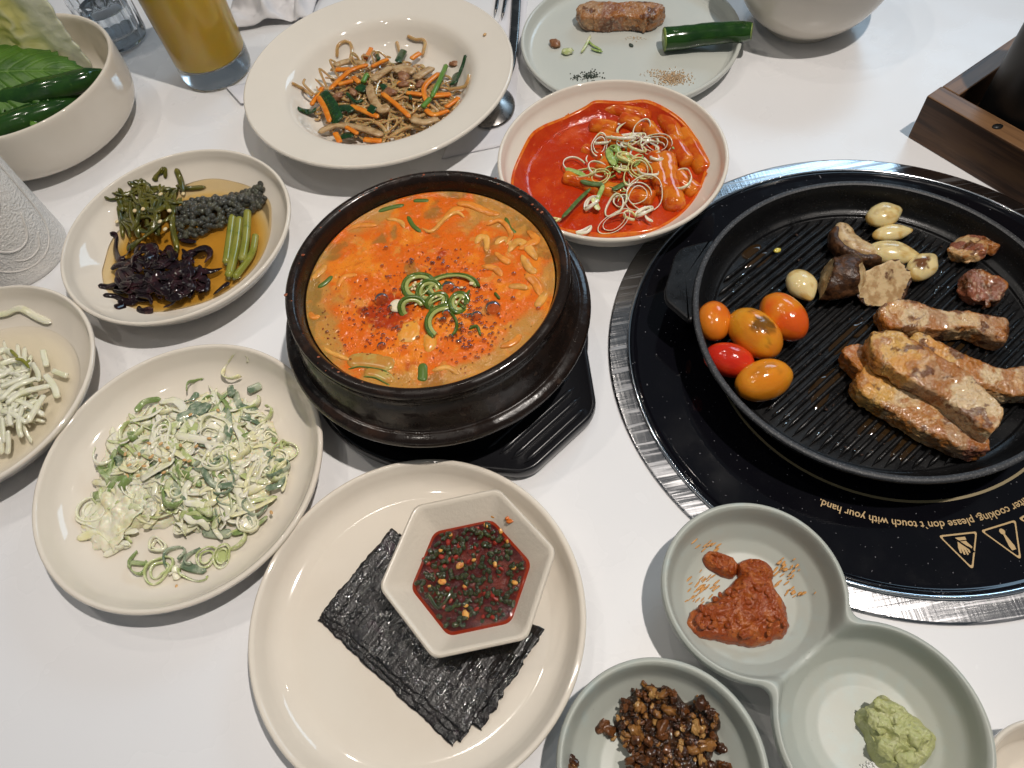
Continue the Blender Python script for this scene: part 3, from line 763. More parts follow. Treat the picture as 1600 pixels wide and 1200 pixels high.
stick((774, 22), (792, -90), .0055, .0055, .0016, .0026, 'thin dark steel chopstick, left of the pair beside the noodle plate')
stick((785, 28), (805, -90), .0055, .0055, .0016, .0026, 'thin dark steel chopstick, right of the pair beside the noodle plate')
spoon_o = thing('spoon', at(785, 165, .004), 'dark steel spoon poking out from under the noodle plate', 'spoon')
p0 = at(781, 150, .0075); p1 = at(800, 92, .0062); p2 = at(810, -70, .0075)
V, F = tube(cr([p0, at(791, 120, .0080), p1, at(806, 20, .0066), p2], 24), np.interp(np.linspace(0, 1, 24), [0, .2, 1], [.0045, .0040, .0052]), .0011, 10, power=4)
obj('handle', V, F, M_cutlery, spoon_o)
# spoon bowl, turned face down
sc = at(771, 172, .0); sd = (p1-p0)[:2]; sd /= np.linalg.norm(sd); sn = np.array([-sd[1], sd[0]])
V = []
n, m = 14, 40
for i in range(n):
    s = i/(n-1)
    for j in range(m):
        t = j/m*2*PI; x = .0285*s*math.cos(t); y = .0205*s*math.sin(t)*(1-.12*math.cos(t))
        V.append((*(sc[:2]+sd*x+sn*y), .0022+.0085*(1-s*s)))
V, F = sheet(np.array(V), gridF(n, m, True), .0009); V[:, 2] = np.maximum(V[:, 2], .0016)
obj('spoon_bowl', V, F, M_cutlery, spoon_o)

# crumpled tissue
tc_ = at(440, 15, .0)
n = 60; V = []
for i in np.linspace(-1, 1, n):
    for j in np.linspace(-1, 1, n):
        V.append((tc_[0]+.05*i+.012*j, tc_[1]+.010+.042*j, 0))
V = np.array(V)
rid = 1-np.abs(fbm(V, 26, 3, 8)); ed = 1-np.maximum(np.abs(np.repeat(np.linspace(-1, 1, n), n)), np.tile(np.linspace(-1, 1, n), n)*0+np.abs(np.tile(np.linspace(-1, 1, n), n)))**3
V[:, 2] = .002+.026*rid**3*np.clip(ed+.25, 0, 1)+.005*fbm(V, 80, 2, 2)
V[:, 0] += .008*noise(V, 35, 4); V[:, 1] += .008*noise(V, 35, 6); V[:, 2] = np.maximum(V[:, 2], .001)
V, F = sheet(V, gridF(n, n), .0003); V[:, 2] = np.maximum(V[:, 2], .0004)
tag(obj('crumpled_tissue', V, F, M_tissue), 'crumpled white tissue behind the noodle plate', 'tissue')
# scrap of paper poking out left of the noodle plate
q = [at(355, 140)[:2], at(378, 166)[:2], at(420, 160)[:2], at(400, 130)[:2]]
tag(napkin('paper_napkin', q, 'small folded paper scrap poking out left of the noodle plate', waves=.003, seed=6, n=16))

# ================================================================== FOOD
def pick(*a): return a[int(RNG.integers(len(a)))]
def U(a, b): return a+(b-a)*RNG.random()
def zfl(Z, p, z, floor, eps=.0012):
    "point at height z, or on the dish surface where that is higher, lying on the line of sight of a pixel"
    zz = z
    for _ in range(16):
        q = zat(Z, p, zz); zz = .5*zz+.5*max(z, float(floor(q[0], q[1]))+eps)
    return zat(Z, p, zz)
def liquid(name, tint, rough=.02):
    "clear tinted liquid: light passes, tinted by the depth stored per vertex"
    m = bpy.data.materials.new(name); m.use_nodes = True; nt = m.node_tree; N = nt.nodes; L = nt.links; N.clear()
    out = N.new('ShaderNodeOutputMaterial'); tr = N.new('ShaderNodeBsdfTransparent'); gl = N.new('ShaderNodeBsdfGlossy'); mx = N.new('ShaderNodeMixShader'); fr = N.new('ShaderNodeFresnel'); at_ = N.new('ShaderNodeAttribute')
    at_.attribute_name = 'Col'; gl.inputs['Roughness'].default_value = rough; fr.inputs[0].default_value = 1.34
    df = N.new('ShaderNodeBsdfDiffuse'); df.inputs[0].default_value = (*tint, 1); m2 = N.new('ShaderNodeMixShader'); m2.inputs[0].default_value = .10
    L.new(at_.outputs['Color'], tr.inputs[0]); L.new(tr.outputs[0], m2.inputs[1]); L.new(df.outputs[0], m2.inputs[2])
    L.new(fr.outputs[0], mx.inputs[0]); L.new(m2.outputs[0], mx.inputs[1]); L.new(gl.outputs[0], mx.inputs[2]); L.new(mx.outputs[0], out.inputs[0])
    return m

# ------------------------------------------------------------------ stew in the pot
BZ = .0785
M_broth = mat('orange_chili_broth', (.52, .115, .012), .13, .5, vcol=True, sss=.25, sssr=(1, .3, .05), sscale=.004,
    layers=[dict(scale=220, detail=4, lo=.55, hi=.72, col=(.62, .20, .03), amt=.6), dict(scale=1400, detail=2, lo=.64, hi=.70, col=(.12, .016, .006), amt=.8)],
    bumps=[dict(scale=150, detail=4, strength=.4, dist=.0014), dict(kind='voronoi', scale=800, strength=.2, dist=.0005)])
stew = thing('kimchi_stew', (PC[0], PC[1], .040), 'bubbling orange soup with chili slices filling the dark pot', 'soup')
n, m = 130, 380
rr = np.linspace(0, 1, n); th = np.arange(m)/m*2*PI
X = PC[0]+.0846*rr[:, None]*np.cos(th); Y = PC[1]+.0846*rr[:, None]*np.sin(th)
V = np.stack([X, Y, np.full_like(X, BZ)], -1).reshape(-1, 3); rrf = np.repeat(rr, m)
V[:, 2] += (.0010*fbm(V, 70, 3, 4)+.0005*fbm(V, 220, 2, 9))*(1-rrf**6)+.0008*sstep(rrf, .94, 1)
# soup as a body: surface plus a floor a little lower
lowr = np.stack([PC[0]+.083*np.cos(th), PC[1]+.083*np.sin(th), np.full(m, BZ-.004)], -1)
V = np.vstack([V, lowr]); F = gridF(n+1, m, True)
q = V.copy(); q[:, :2] += .006*np.c_[fbm(V, 45, 2, 21), fbm(V, 45, 2, 22)]
f1 = fbm(q, 34, 4, 31); f2 = fbm(q, 75, 4, 41); f3 = fbm(q, 55, 4, 51)
rad = np.r_[rrf, np.ones(m)]
def near(px, py, s_): c = at(px, py, BZ); return np.exp(-((V[:, :2]-c[:2])**2).sum(1)/s_**2)
col = np.tile((.68, .135, .010), (len(V), 1))
def blend(col, w, c): w = np.clip(w, 0, 1)[:, None]; return col*(1-w)+np.array(c)*w
col = blend(col, sstep(f2, .05, .45), (.76, .23, .020))
col = blend(col, sstep(f1+.5*sstep(rad, .72, 1.0)+.55*near(790, 330, .022)-.35*near(640, 430, .04), .30, .66)*.85, (.46, .25, .06))
col = blend(col, sstep(f3+.25*sstep(rad, .7, 1), .30, .55)*.7, (.24, .15, .035))
col = blend(col, sstep(f2+1.15*near(605, 485, .017)+.7*near(690, 405, .016), .45, .85)*.9, (.36, .030, .006))
col = blend(col, sstep(fbm(q, 130, 3, 61), .30, .55)*.6, (.66, .30, .06))
obj('broth', V, F, M_broth, stew, cols=col)
ZP = (420, 250, 540/1271)
M_noodle = mat('broth_soaked_noodle', (.74, .27, .040), .2, .5, sss=.3, sscale=.002, layers=[dict(scale=120, lo=.45, hi=.65, col=(.58, .20, .03))], bumps=[dict(scale=300, strength=.2, dist=.0006)])
M_onion = mat('soft_onion', (.72, .36, .08), .2, .5, sss=.4, sscale=.002, layers=[dict(scale=90, lo=.45, hi=.65, col=(.55, .25, .05))])
M_zuc = mat('courgette_flesh', (.46, .33, .09), .2, .5, sss=.3, sscale=.003, layers=[dict(scale=110, lo=.4, hi=.6, col=(.48, .22, .04))])
M_zskin = mat('courgette_skin', (.09, .15, .025), .25, .5)
M_chili = mat('green_chili_skin', (.060, .105, .014), .14, .5, layers=[dict(scale=200, lo=.45, hi=.65, col=(.11, .16, .028))])
M_chiliin = mat('green_chili_flesh', (.33, .36, .11), .2, .5, sss=.3, sscale=.001)
M_seed = mat('chili_seed', (.72, .60, .36), .35, .5, layers=[dict(scale=500, lo=.5, hi=.65, col=(.6, .42, .18))])
M_garl = mat('raw_garlic', (.75, .66, .48), .3, .5, sss=.3, sscale=.002)
nood = [[(560, 250), (600, 262), (650, 215), (690, 195), (720, 210)], [(640, 225), (680, 185), (720, 180)], [(760, 310), (775, 285), (800, 290), (800, 340)], [(800, 240), (850, 225), (890, 270), (870, 320)],
        [(830, 310), (870, 290), (900, 330)], [(920, 330), (960, 310), (985, 290), (950, 260)], [(930, 350), (960, 400), (990, 410)], [(830, 340), (870, 370), (890, 380)], [(880, 465), (920, 465), (955, 475)], [(780, 390), (830, 400), (860, 430)],
        [(430, 215), (480, 225), (500, 250)], [(280, 260), (340, 240), (400, 240)], [(160, 440), (190, 410), (210, 385)], [(150, 560), (165, 580), (190, 575)], [(600, 775), (660, 765), (700, 790)], [(850, 690), (900, 670), (930, 640)], [(980, 540), (1000, 520), (1020, 480)], [(690, 160), (740, 165), (800, 190), (850, 200)], [(880, 340), (915, 300), (960, 330), (985, 370)], [(940, 420), (980, 450), (1000, 500)], [(200, 690), (240, 715), (300, 735)], [(250, 470), (280, 430), (330, 420)]]
for k, q in enumerate(nood):
    P = cr([zat(ZP, p, BZ) for p in q], 22)
    P[:, 2] += -.0001+.0004*noise(P, 60, k)
    V, F = tube(P, U(.0022, .0044)*.75*endround(22, .35), .0014*endround(22, .35), 12); V += .0004*np.c_[fbm(V, 200, 2, k), fbm(V, 200, 2, k+5), fbm(V, 200, 2, k+9)]
    obj('noodle_piece', V, F, M_noodle if k % 2 else M_onion, stew)
for q, w, ma in [([(285, 745), (340, 735), (420, 745), (460, 760)], .006, M_zuc), ([(350, 780), (400, 785), (460, 815)], .004, M_zuc), ([(565, 745), (566, 790), (560, 815)], .0034, M_zskin), ([(510, 205), (530, 240), (560, 265)], .0018, M_zskin), ([(870, 210), (885, 250), (910, 270)], .0018, M_zskin), ([(180, 470), (210, 450), (235, 425)], .002, M_zskin), ([(400, 190), (450, 175), (500, 165)], .0022, M_zskin), ([(530, 150), (590, 150)], .002, M_zskin)]:
    P = cr([zat(ZP, p, BZ) for p in q], 16); P[:, 2] -= .0003
    V, F = tube(P, w*endround(16, .25), .0013*endround(16, .25), 10); z = obj('courgette_slice', V, F, ma, stew)
    if ma is M_zuc:
        d = np.array([0, 0, 0.0]); S = np.cross(np.gradient(P, axis=0), (0, 0, 1)); S /= np.linalg.norm(S, axis=1)[:, None]
        V, F = tube(P-S*w*.9*np.sign((S[0]*np.array([0, 1, 0])).sum()), .0006, .0015*endround(16, .25), 8); obj('skin_edge', V, F, M_zskin, z)
def chili_slice(px, py, R_, tilt, rot, arc=1.0, sq=1.0, wall=.0015, hgt=.0012, parent=None, z=None, seeds=3, sd=0):
    c = at(px, py, (BZ if z is None else z)+.0012)
    M3 = rotm(tilt, 0, 0); M3 = rotm(0, 0, rot)@M3
    V, F = ring(R_, wall, hgt, 26, 8, arc, sq, .05, sd); o = obj('chili_slice', V@M3.T+c, F, M_chili, parent)
    V, F = ring(R_-wall*1.5, wall*1.1, hgt*.8, 26, 6, arc, sq, .05, sd)
    V1, F1 = tube(cr([(-R_*.8, 0, 0), (0, R_*.1, .0003), (R_*.8, R_*.1*sq, 0)], 8), .0008, .0010, 6)
    if arc >= 1: V, F = join([(V, F), (V1, F1)])
    obj('flesh', V@M3.T+c, F, M_chiliin, o)
    for _ in range(seeds):
        a = U(0, 2*PI); r = R_*U(.2, .6)
        p = np.array([r*math.cos(a), r*math.sin(a)*sq, .0008])@M3.T+c
        V, F = blob(p, (.0013, .0010, .0005), rotm(U(-.4, .4), U(-.4, .4), U(0, 3)), 10, 6); obj('seed', V, F, M_seed, o)
    return o
zc = lambda x, y: (ZP[0]+ZP[2]*x, ZP[1]+ZP[2]*y)
chili_slice(*zc(548, 462), .0100, .25, .2, sq=.9, parent=stew, seeds=6, sd=1)
chili_slice(*zc(588, 480), .0080, .5, .6, sq=.85, parent=stew, seeds=0, sd=2)
chili_slice(*zc(678, 468), .0165, .2, -.2, arc=.78, sq=.62, wall=.0014, parent=stew, seeds=2, sd=3)
chili_slice(*zc(528, 545), .0084, .6, .1, arc=.85, sq=.9, parent=stew, seeds=1, sd=4)
chili_slice(*zc(648, 592), .0125, .15, 1.2, arc=.45, sq=.85, parent=stew, seeds=0, sd=5)
chili_slice(*zc(700, 525), .0075, .3, .9, sq=.8, parent=stew, seeds=2, sd=6)
chili_slice(*zc(618, 520), .0070, .5, .3, sq=.75, parent=stew, seeds=1, sd=7)
for q in [[(605, 530), (592, 570), (578, 625)], [(655, 545), (688, 590), (690, 625), (672, 650)], [(740, 480), (725, 510), (722, 540)], [(830, 490), (850, 515)], [(735, 625), (765, 615), (780, 650)], [(700, 530), (720, 550)]]:
    P = cr([zat(ZP, p, BZ) for p in q], 16); P[:, 2] += .0008
    V, F = tube(P, .0011*endround(16, .3), .0015*endround(16, .3), 8); obj('chili_strip', V, F, M_chili, stew)
V, F = blob(at(*zc(470, 537), BZ+.001), (.0050, .0054, .0017), rotm(0, 0, .2), 20, 10, .12, 2, 3); obj('garlic_slice', V, F, M_garl, stew)
V, F = blob(at(*zc(750, 452), BZ+.0022), (.0026, .0018, .0009), None, 12, 8); obj('seed', V, F, M_seed, stew)
M_tofu = mat('tofu_in_broth', (.72, .30, .04), .25, .5, sss=.4, sscale=.004, layers=[dict(scale=100, lo=.45, hi=.7, col=(.72, .42, .12))])
for x, y, a, b, s in [(515, 640, .0105, .0082, 1), (592, 675, .0085, .0050, 2)]:
    V, F = blob(at(*zc(x, y), BZ-.0014), (a, b, .0032), rotm(0, 0, s*.7), 24, 12, .25, 1.6, s); obj('tofu_piece', V, F, M_tofu, stew)
# bubbles: thin shells over dark gaps
M_bub = liquid('broth_bubble', (.45, .22, .10), .01)
parts = []
def bub(x, y, r):
    if np.hypot(*(at(*zc(x, y), BZ)[:2]-PC)) > .079: return
    V, F = blob(at(*zc(x, y), BZ+.0004), (r, r, r*.75), None, 12 if r > .001 else 8, 8 if r > .001 else 5); parts.append((V, F))
for x, y, r in [(660, 470, .0052), (690, 480, .0034), (735, 500, .002), (825, 545, .0058), (765, 575, .0042), (745, 577, .0030), (655, 565, .0036), (580, 530, .0030), (640, 550, .0024), (415, 512, .0052), (415, 685, .0034), (440, 432, .0018), (625, 362, .0018), (600, 378, .0015), (640, 590, .0028), (770, 440, .0014), (450, 545, .003), (800, 520, .002)]: bub(x, y, r)
for _ in range(520):
    c = pick((720, 620, 75, 50), (720, 620, 75, 50), (680, 520, 80, 60), (430, 640, 70, 60), (600, 420, 130, 40), (500, 560, 220, 130))
    bub(c[0]+RNG.normal()*c[2], c[1]+RNG.normal()*c[3], .0004+.0014*RNG.random()**2.2)
V, F = join(parts); tag(obj('bubbles', V, F, M_bub, stew, cols=np.tile((.80, .66, .52), (len(V), 1))), kind='stuff')
M_flake = mat('chili_flake', (.22, .02, .006), .4, .5)
parts = []
for _ in range(300):
    c = pick((430, 560, 90, 90), (600, 400, 120, 60), (500, 600, 300, 180), (300, 560, 110, 120))
    x = c[0]+RNG.normal()*c[2]*.8; y = c[1]+RNG.normal()*c[3]*.8
    p = at(*zc(x, y), BZ+.0006)
    if np.hypot(*(p[:2]-PC)) > .08: continue
    s = .0002+.0005*RNG.random()**2.5
    parts.append(blob(p, (s*1.6, s, s*.25), rotm(0, 0, U(0, 3)), 6, 4))
V, F = join(parts); tag(obj('chili_flakes', V, F, M_flake, stew), kind='stuff')

# ------------------------------------------------------------------ rice cakes in red sauce
ZT = (740, 0, 480/1440)
M_sauce = mat('red_chili_sauce', (.46, .032, .004), .09, .5, coat=.3, sss=.2, sssr=(1, .2, .03), sscale=.003,
    layers=[dict(scale=45, detail=4, lo=.45, hi=.7, col=(.55, .06, .006)), dict(scale=180, detail=3, lo=.62, hi=.72, col=(.58, .10, .02))],
    bumps=[dict(scale=210, detail=4, strength=.5, dist=.0014)])
M_sauceedge = mat('thin_orange_sauce', (.66, .16, .012), .15, .5, layers=[dict(scale=120, lo=.45, hi=.6, col=(.60, .08, .008))])
M_cake = mat('sauced_rice_cake', (.66, .19, .014), .12, .5, coat=.3, sss=.35, sssr=(1, .4, .08), sscale=.004, layers=[dict(scale=60, detail=3, lo=.42, hi=.62, col=(.52, .065, .006)), dict(scale=90, lo=.6, hi=.75, col=(.72, .27, .03))], bumps=[dict(scale=150, strength=.12, dist=.001)])
tteok = thing('rice_cake_dish', (tteok_dish.c[0], tteok_dish.c[1], .007), 'glossy red rice cakes topped with sliced scallion', 'rice cakes')
outl = [(178, 890), (188, 790), (250, 655), (320, 590), (430, 545), (520, 500), (580, 470), (700, 475), (820, 470), (940, 530), (1020, 610), (1085, 720), (1085, 830), (1000, 975), (850, 1075), (640, 1100), (470, 1088), (340, 1040), (230, 970)]
LZ = .0175
O = np.array([zfl(ZT, p, LZ, tteok_dish.floor, .0009)[:2] for p in outl])
s, XY, Fq = polar(O, 40, 160)
fl = tteok_dish.floor(XY[:, 0], XY[:, 1])
zz = np.maximum(np.full(len(XY), LZ), fl+.0009); V = np.c_[XY, zz]
V[:, 2] += (.0012*fbm(V, 70, 3, 2)+.0004*fbm(V, 260, 2, 5))*(1-s**6)+.0002
edge = V[-160:].copy(); edge[:, 2] = tteok_dish.floor(edge[:, 0], edge[:, 1])-.001
V = np.vstack([V, edge]); F = gridF(41, 160, True)
fm = np.zeros(len(F), int); fm[-160*2:] = 1
obj('sauce', V, F, [M_sauce, M_sauceedge], tteok, fmat=fm)
# film of sauce dried up the wall
V = []; F = []
na, nr = 150, 22
aa = np.linspace(math.radians(-28), math.radians(118), na)
for a in aa:
    for r in np.linspace(.070, .0805, nr):
        V.append((tteok_dish.c[0]+r*math.cos(a), tteok_dish.c[1]+r*math.sin(a), 0))
V = np.array(V); V[:, 2] = tteok_dish.floor(V[:, 0], V[:, 1])+.0007
G = gridF(na, nr); cen = V[G].mean(1)
rad = np.hypot(cen[:, 0]-tteok_dish.c[0], cen[:, 1]-tteok_dish.c[1])
keep = fbm(cen, 130, 3, 7)*.9+.55-(rad-.070)/.0105*1.05 > 0
obj('sauce_film', V, G[keep], M_sauceedge, tteok)
cakes = [((530, 500), (800, 548), .0078, .0200), ((556, 590), (660, 604), .0068, .0195), ((880, 545), (955, 665), .0078, .0195), ((985, 635), (1085, 795), .0090, .0190), ((905, 750), (945, 955), .0092, .0190), ((850, 740), (890, 890), .0075, .0205),
         ((440, 835), (575, 885), .0070, .0185), ((815, 590), (865, 650), .0070, .0205), ((730, 915), (835, 935), .0080, .0180), ((600, 640), (720, 690), .0070, .0195), ((690, 760), (810, 810), .0080, .0190), ((520, 700), (600, 740), .006, .0165)]
cakes += [((930, 660), (1000, 760), .0075, .0195), ((600, 880), (690, 900), .0075, .0175), ((700, 560), (790, 600), .0075, .0195), ((960, 830), (1040, 900), .0080, .0175), ((640, 740), (600, 800), .0072, .0190)]
for k, (a, b, r, z) in enumerate(cakes):
    r *= 1.0
    A, B = zat(ZT, a, z), zat(ZT, b, z); mid = (A+B)/2+np.array([0, 0, .001*U(-1, 1)])+np.array([*(np.array([-(B-A)[1], (B-A)[0]])*U(-.08, .08)), 0])
    P = cr([A, mid, B], 24)
    P = cr([P[0]-(P[-1]-P[0])*.14, P[6], P[12], P[18], P[-1]+(P[-1]-P[0])*.14], 34); V, F = tube(P, r*endround(34, .09, .33), r*.88*endround(34, .09, .33), 20)
    V += .0005*np.c_[noise(V, 120, k), noise(V, 120, k+50), noise(V, 120, k+90)]
    obj('rice_cake', V, F, M_cake, tteok)
M_scw = mat('scallion_white', (.82, .79, .64), .14, .5, sss=.4, sssr=(.8, 1, .5), sscale=.002, layers=[dict(scale=200, lo=.45, hi=.65, col=(.64, .66, .42))])
M_scy = mat('scallion_yellow', (.68, .66, .27), .18, .5, coat=.3, sss=.3, sssr=(.8, 1, .4), sscale=.002, layers=[dict(scale=200, lo=.45, hi=.65, col=(.74, .71, .46))])
M_scg = mat('scallion_green', (.27, .40, .10), .2, .5, coat=.3, layers=[dict(scale=220, lo=.45, hi=.65, col=(.42, .52, .18))])
M_scd = mat('scallion_dark', (.075, .13, .035), .25, .5, layers=[dict(scale=220, lo=.45, hi=.65, col=(.12, .19, .06))])
rings = [(700, 640, 85, 38, .2, 0), (735, 655, 75, 30, -.2, 0), (790, 605, 38, 45, .9, 0), (860, 672, 78, 40, .3, 0), (840, 690, 60, 26, .5, 0), (765, 690, 55, 40, .1, 1), (590, 680, 40, 48, .2, 0), (605, 660, 30, 40, .8, 0), (580, 790, 45, 35, 0, 0), (780, 790, 60, 45, .6, 1), (820, 800, 45, 60, .1, 0),
         (805, 905, 92, 65, -.1, 0), (770, 915, 60, 48, .3, 0), (660, 965, 45, 50, .4, 0), (690, 940, 35, 28, .9, 0), (660, 1040, 80, 34, -.3, 0), (730, 1010, 28, 24, .2, 1), (968, 838, 62, 62, .2, 0), (590, 830, 55, 32, .4, 1), (500, 815, 80, 22, .5, 1), (640, 805, 26, 24, 0, 2), (720, 740, 48, 38, .5, 1), (680, 700, 42, 30, .1, 2),
         (740, 820, 40, 55, .5, 1), (550, 950, 45, 28, -.4, 0), (520, 1080, 38, 20, .1, 0), (390, 1030, 20, 10, 0, 1), (800, 990, 45, 30, -.6, 0), (470, 770, 50, 40, .1, 0), (690, 790, 40, 30, 1.2, 1), (860, 740, 40, 35, .5, 0)]
sz = ZT[2]*.62/1140
for k, (x, y, w, h, ro, c) in enumerate(rings):
    z = .0275-.006*min(1, np.hypot(x-740, y-780)/300)+.002*U(-1, 1)
    R_ = w*sz*.92
    V, F = ring(R_, .00042, .0013, 30, 6, 1.0 if k % 4 else .85, h/w*1.25, .09, k)
    if k % 3 == 0: V, F = join([(V, F), ring(R_*.72, .00035, .0012, 22, 6, 1, h/w*1.25, .09, k+.5)])
    M3 = rotm(U(-.6, .6), U(-.5, .5), -ro)
    obj('scallion_ring', V@M3.T+zat(ZT, (x, y), z), F, [M_scw, M_scy, M_scg][c], tteok)
for q, ma, w in [([(415, 1022), (470, 960), (548, 885)], M_scd, .0024), ([(500, 850), (560, 865), (610, 870)], M_scd, .0022), ([(650, 890), (690, 870), (720, 850)], M_scd, .003), ([(890, 725), (945, 738)], M_scg, .0024), ([(930, 690), (960, 700)], M_scg, .002), ([(635, 690), (640, 740), (665, 775)], M_scg, .0035), ([(670, 680), (680, 720), (660, 760)], M_scg, .003), ([(610, 870), (590, 910), (575, 950)], M_scg, .002),
                   ([(430, 785), (470, 800), (530, 830)], M_scg, .0028), ([(700, 720), (730, 760)], M_scg, .003), ([(560, 930), (585, 980)], M_scy, .003)]:
    P = cr([zat(ZT, p, .0245) for p in q], 14); P[:, 2] += .0012*noise(P, 80, 3)
    V, F = tube(P, w*endround(14, .2, .4), .0007, 8, twist=U(-.5, .5)); obj('scallion_strip', V, F, ma, tteok)

for i in range(46):
    x, y = 735+RNG.normal()*75, 735+RNG.normal()*85; a = U(0, 6.28); L_ = U(18, 50); b = U(-30, 30)
    q = [(x-math.cos(a)*L_, y-math.sin(a)*L_*.7), (x-math.sin(a)*b, y+math.cos(a)*b*.7), (x+math.cos(a)*L_, y+math.sin(a)*L_*.7)]
    P = cr([zat(ZT, p, .0265-.004*min(1, math.hypot(p[0]-740, p[1]-740)/200)+U(-.001, .002)) for p in q], 14)
    V, F = tube(P, U(.0004, .0012)*endround(14, .25, .5), .0003, 6, twist=np.linspace(U(-1, 1), U(-1.5, 1.5), 14)); obj('scallion_shred', V, F, [M_scw, M_scw, M_scy, M_scg][i % 4], tteok)

# ------------------------------------------------------------------ glass noodles on the wide-rimmed plate
ZJ = (360, 0, .3)
jf = japchae_plate.floor
M_gnood = mat('glass_noodle', (.56, .35, .14), .06, .5, coat=.2, trans=.25, ior=1.36, sss=.5, sscale=.003, layers=[dict(scale=120, lo=.4, hi=.65, col=(.64, .44, .21))])
M_carrot = mat('carrot', (.72, .20, .012), .25, .5, coat=.2, sss=.2, sssr=(1, .4, .1), sscale=.002, layers=[dict(scale=150, lo=.45, hi=.65, col=(.78, .29, .03))])
M_spin = mat('cooked_spinach', (.012, .045, .014), .2, .5, coat=.3, layers=[dict(scale=200, lo=.45, hi=.65, col=(.022, .08, .02))], bumps=[dict(scale=300, strength=.4, dist=.001)])
M_stem = mat('spinach_stem', (.11, .24, .035), .22, .5, coat=.2)
M_mush = mat('braised_mushroom', (.52, .36, .19), .25, .5, sss=.2, sscale=.002, layers=[dict(scale=140, lo=.45, hi=.65, col=(.36, .21, .09))], bumps=[dict(scale=350, strength=.3, dist=.0006)])
M_beef = mat('braised_beef', (.24, .10, .045), .3, .5, layers=[dict(scale=160, lo=.45, hi=.65, col=(.40, .22, .11))], bumps=[dict(scale=400, strength=.5, dist=.0008)])
jap = thing('glass_noodle_salad', at(605, 155, .010), 'brown glass noodles with carrot strips and spinach on the wide-rimmed plate', 'noodles')
HC = np.array([800, 520.])       # heap centre in the zoom
def heap_z(x, y): return .0115+.013*np.clip(1-((x-HC[0])/420)**2-((y-HC[1])/250)**2, 0, 1)**.6
parts = []
for k in range(270):
    for _try in range(20):
        x0, y0 = HC+np.array([RNG.normal()*150, RNG.normal()*78])
        if ((x0-HC[0])/400)**2+((y0-HC[1])/215)**2 < 1: break
    a = U(0, 2*PI); da = U(-.35, .35); pts = []
    L = int(U(5, 11)); lay = U(.15, 1.0)
    x, y = x0, y0
    for i in range(L):
        pts.append(zat(ZJ, (x, y), .0)[:2]); a += da+RNG.normal()*.25; st = U(24, 42); x += math.cos(a)*st; y += math.sin(a)*st*.62
        if ((x-HC[0])/370)**2+((y-HC[1])/200)**2 > 1: a += 1.6
    pts = np.array(pts); q = []
    for p in pts:
        dx = (p-zat(ZJ, HC, 0)[:2])
        q.append((p[0], p[1], 0))
    P = cr(np.array(q), 40)
    # back to heap height: use the distance from the heap centre on the plate
    c0 = zat(ZJ, HC, 0); ex = (zat(ZJ, HC+np.array([420, 0]), 0)-c0)[:2]; ey = (zat(ZJ, HC+np.array([0, 250]), 0)-c0)[:2]
    Mi = np.linalg.inv(np.array([ex, ey]).T); uv = (P[:, :2]-c0[:2])@Mi.T
    hz = np.clip(1-(uv**2).sum(1), 0, 1)**.6
    # scale the layout towards the plate's own height
    P[:, 2] = np.maximum(.0125+.0135*hz*lay+.0016*noise(P, 90, k), jf(P[:, 0], P[:, 1])+.0012)
    P[:, :2] = P[:, :2]*(CAM_H-P[:, 2:3].mean())/CAM_H
    P[:, 2] = np.maximum(P[:, 2], jf(P[:, 0], P[:, 1])+.0012)
    V, F = tube(P, U(.0009, .0015)*endround(40, .04), .0010*endround(40, .04), 7); parts.append((V, F))
V, F = join(parts); tag(obj('noodles', V, F, M_gnood, jap), kind='stuff')
def japz(p, lift): return heap_z(*p)+lift
def jstrip(name, q, ma, w, t, lift=.002, curl=0, seg=8, n=20, power=4, tw=0):
    P = []
    for p in q:
        z = japz(p, lift); P.append(zfl(ZJ, p, z, jf, t+.0004))
    P = cr(np.array(P), n); P[:, 2] = np.maximum(P[:, 2]+.001*noise(P, 70, len(q)), jf(P[:, 0], P[:, 1])+t+.0004)
    V, F = tube(P, w*endround(n, .08, .4), t*endround(n, .08, .4), seg, power=power, twist=tw)
    return obj(name, V, F, ma, jap)
for q in [[(320, 435), (380, 465), (430, 495)], [(555, 300), (560, 240), (600, 215), (632, 250), (620, 330)], [(920, 185), (960, 205), (1012, 218), (1000, 295)], [(865, 215), (885, 280)], [(750, 630), (790, 660), (815, 695)], [(830, 720), (900, 672), (1000, 650)], [(1245, 385), (1225, 445), (1130, 465)], [(520, 370), (600, 330), (700, 330)], [(940, 620), (1010, 600), (1100, 560)]]:
    jstrip('noodle_strand', q, M_gnood, .0019, .0016, .0008, n=26, power=2)
for q in [[(420, 552), (480, 452)], [(515, 468), (620, 372), (720, 340)], [(455, 500), (490, 560), (520, 640)], [(620, 548), (775, 612)], [(785, 482), (860, 540), (938, 615)], [(735, 352), (825, 308)], [(1030, 555), (1010, 460), (1092, 378)], [(1050, 500), (1150, 490)], [(1120, 558), (1190, 505)], [(1015, 570), (1060, 602), (1140, 572)], [(545, 365), (625, 360)], [(545, 690), (572, 745)], [(600, 660), (665, 698)], [(735, 250), (702, 302)], [(940, 305), (990, 278)], [(640, 400), (672, 432)], [(915, 482), (1000, 495)], [(690, 725), (790, 738)], [(870, 430), (912, 440)], [(560, 440), (640, 420)]]:
    jstrip('carrot_strip', q, M_carrot, U(.0021, .0029), .0013, U(.0035, .006), tw=U(-.3, .3))
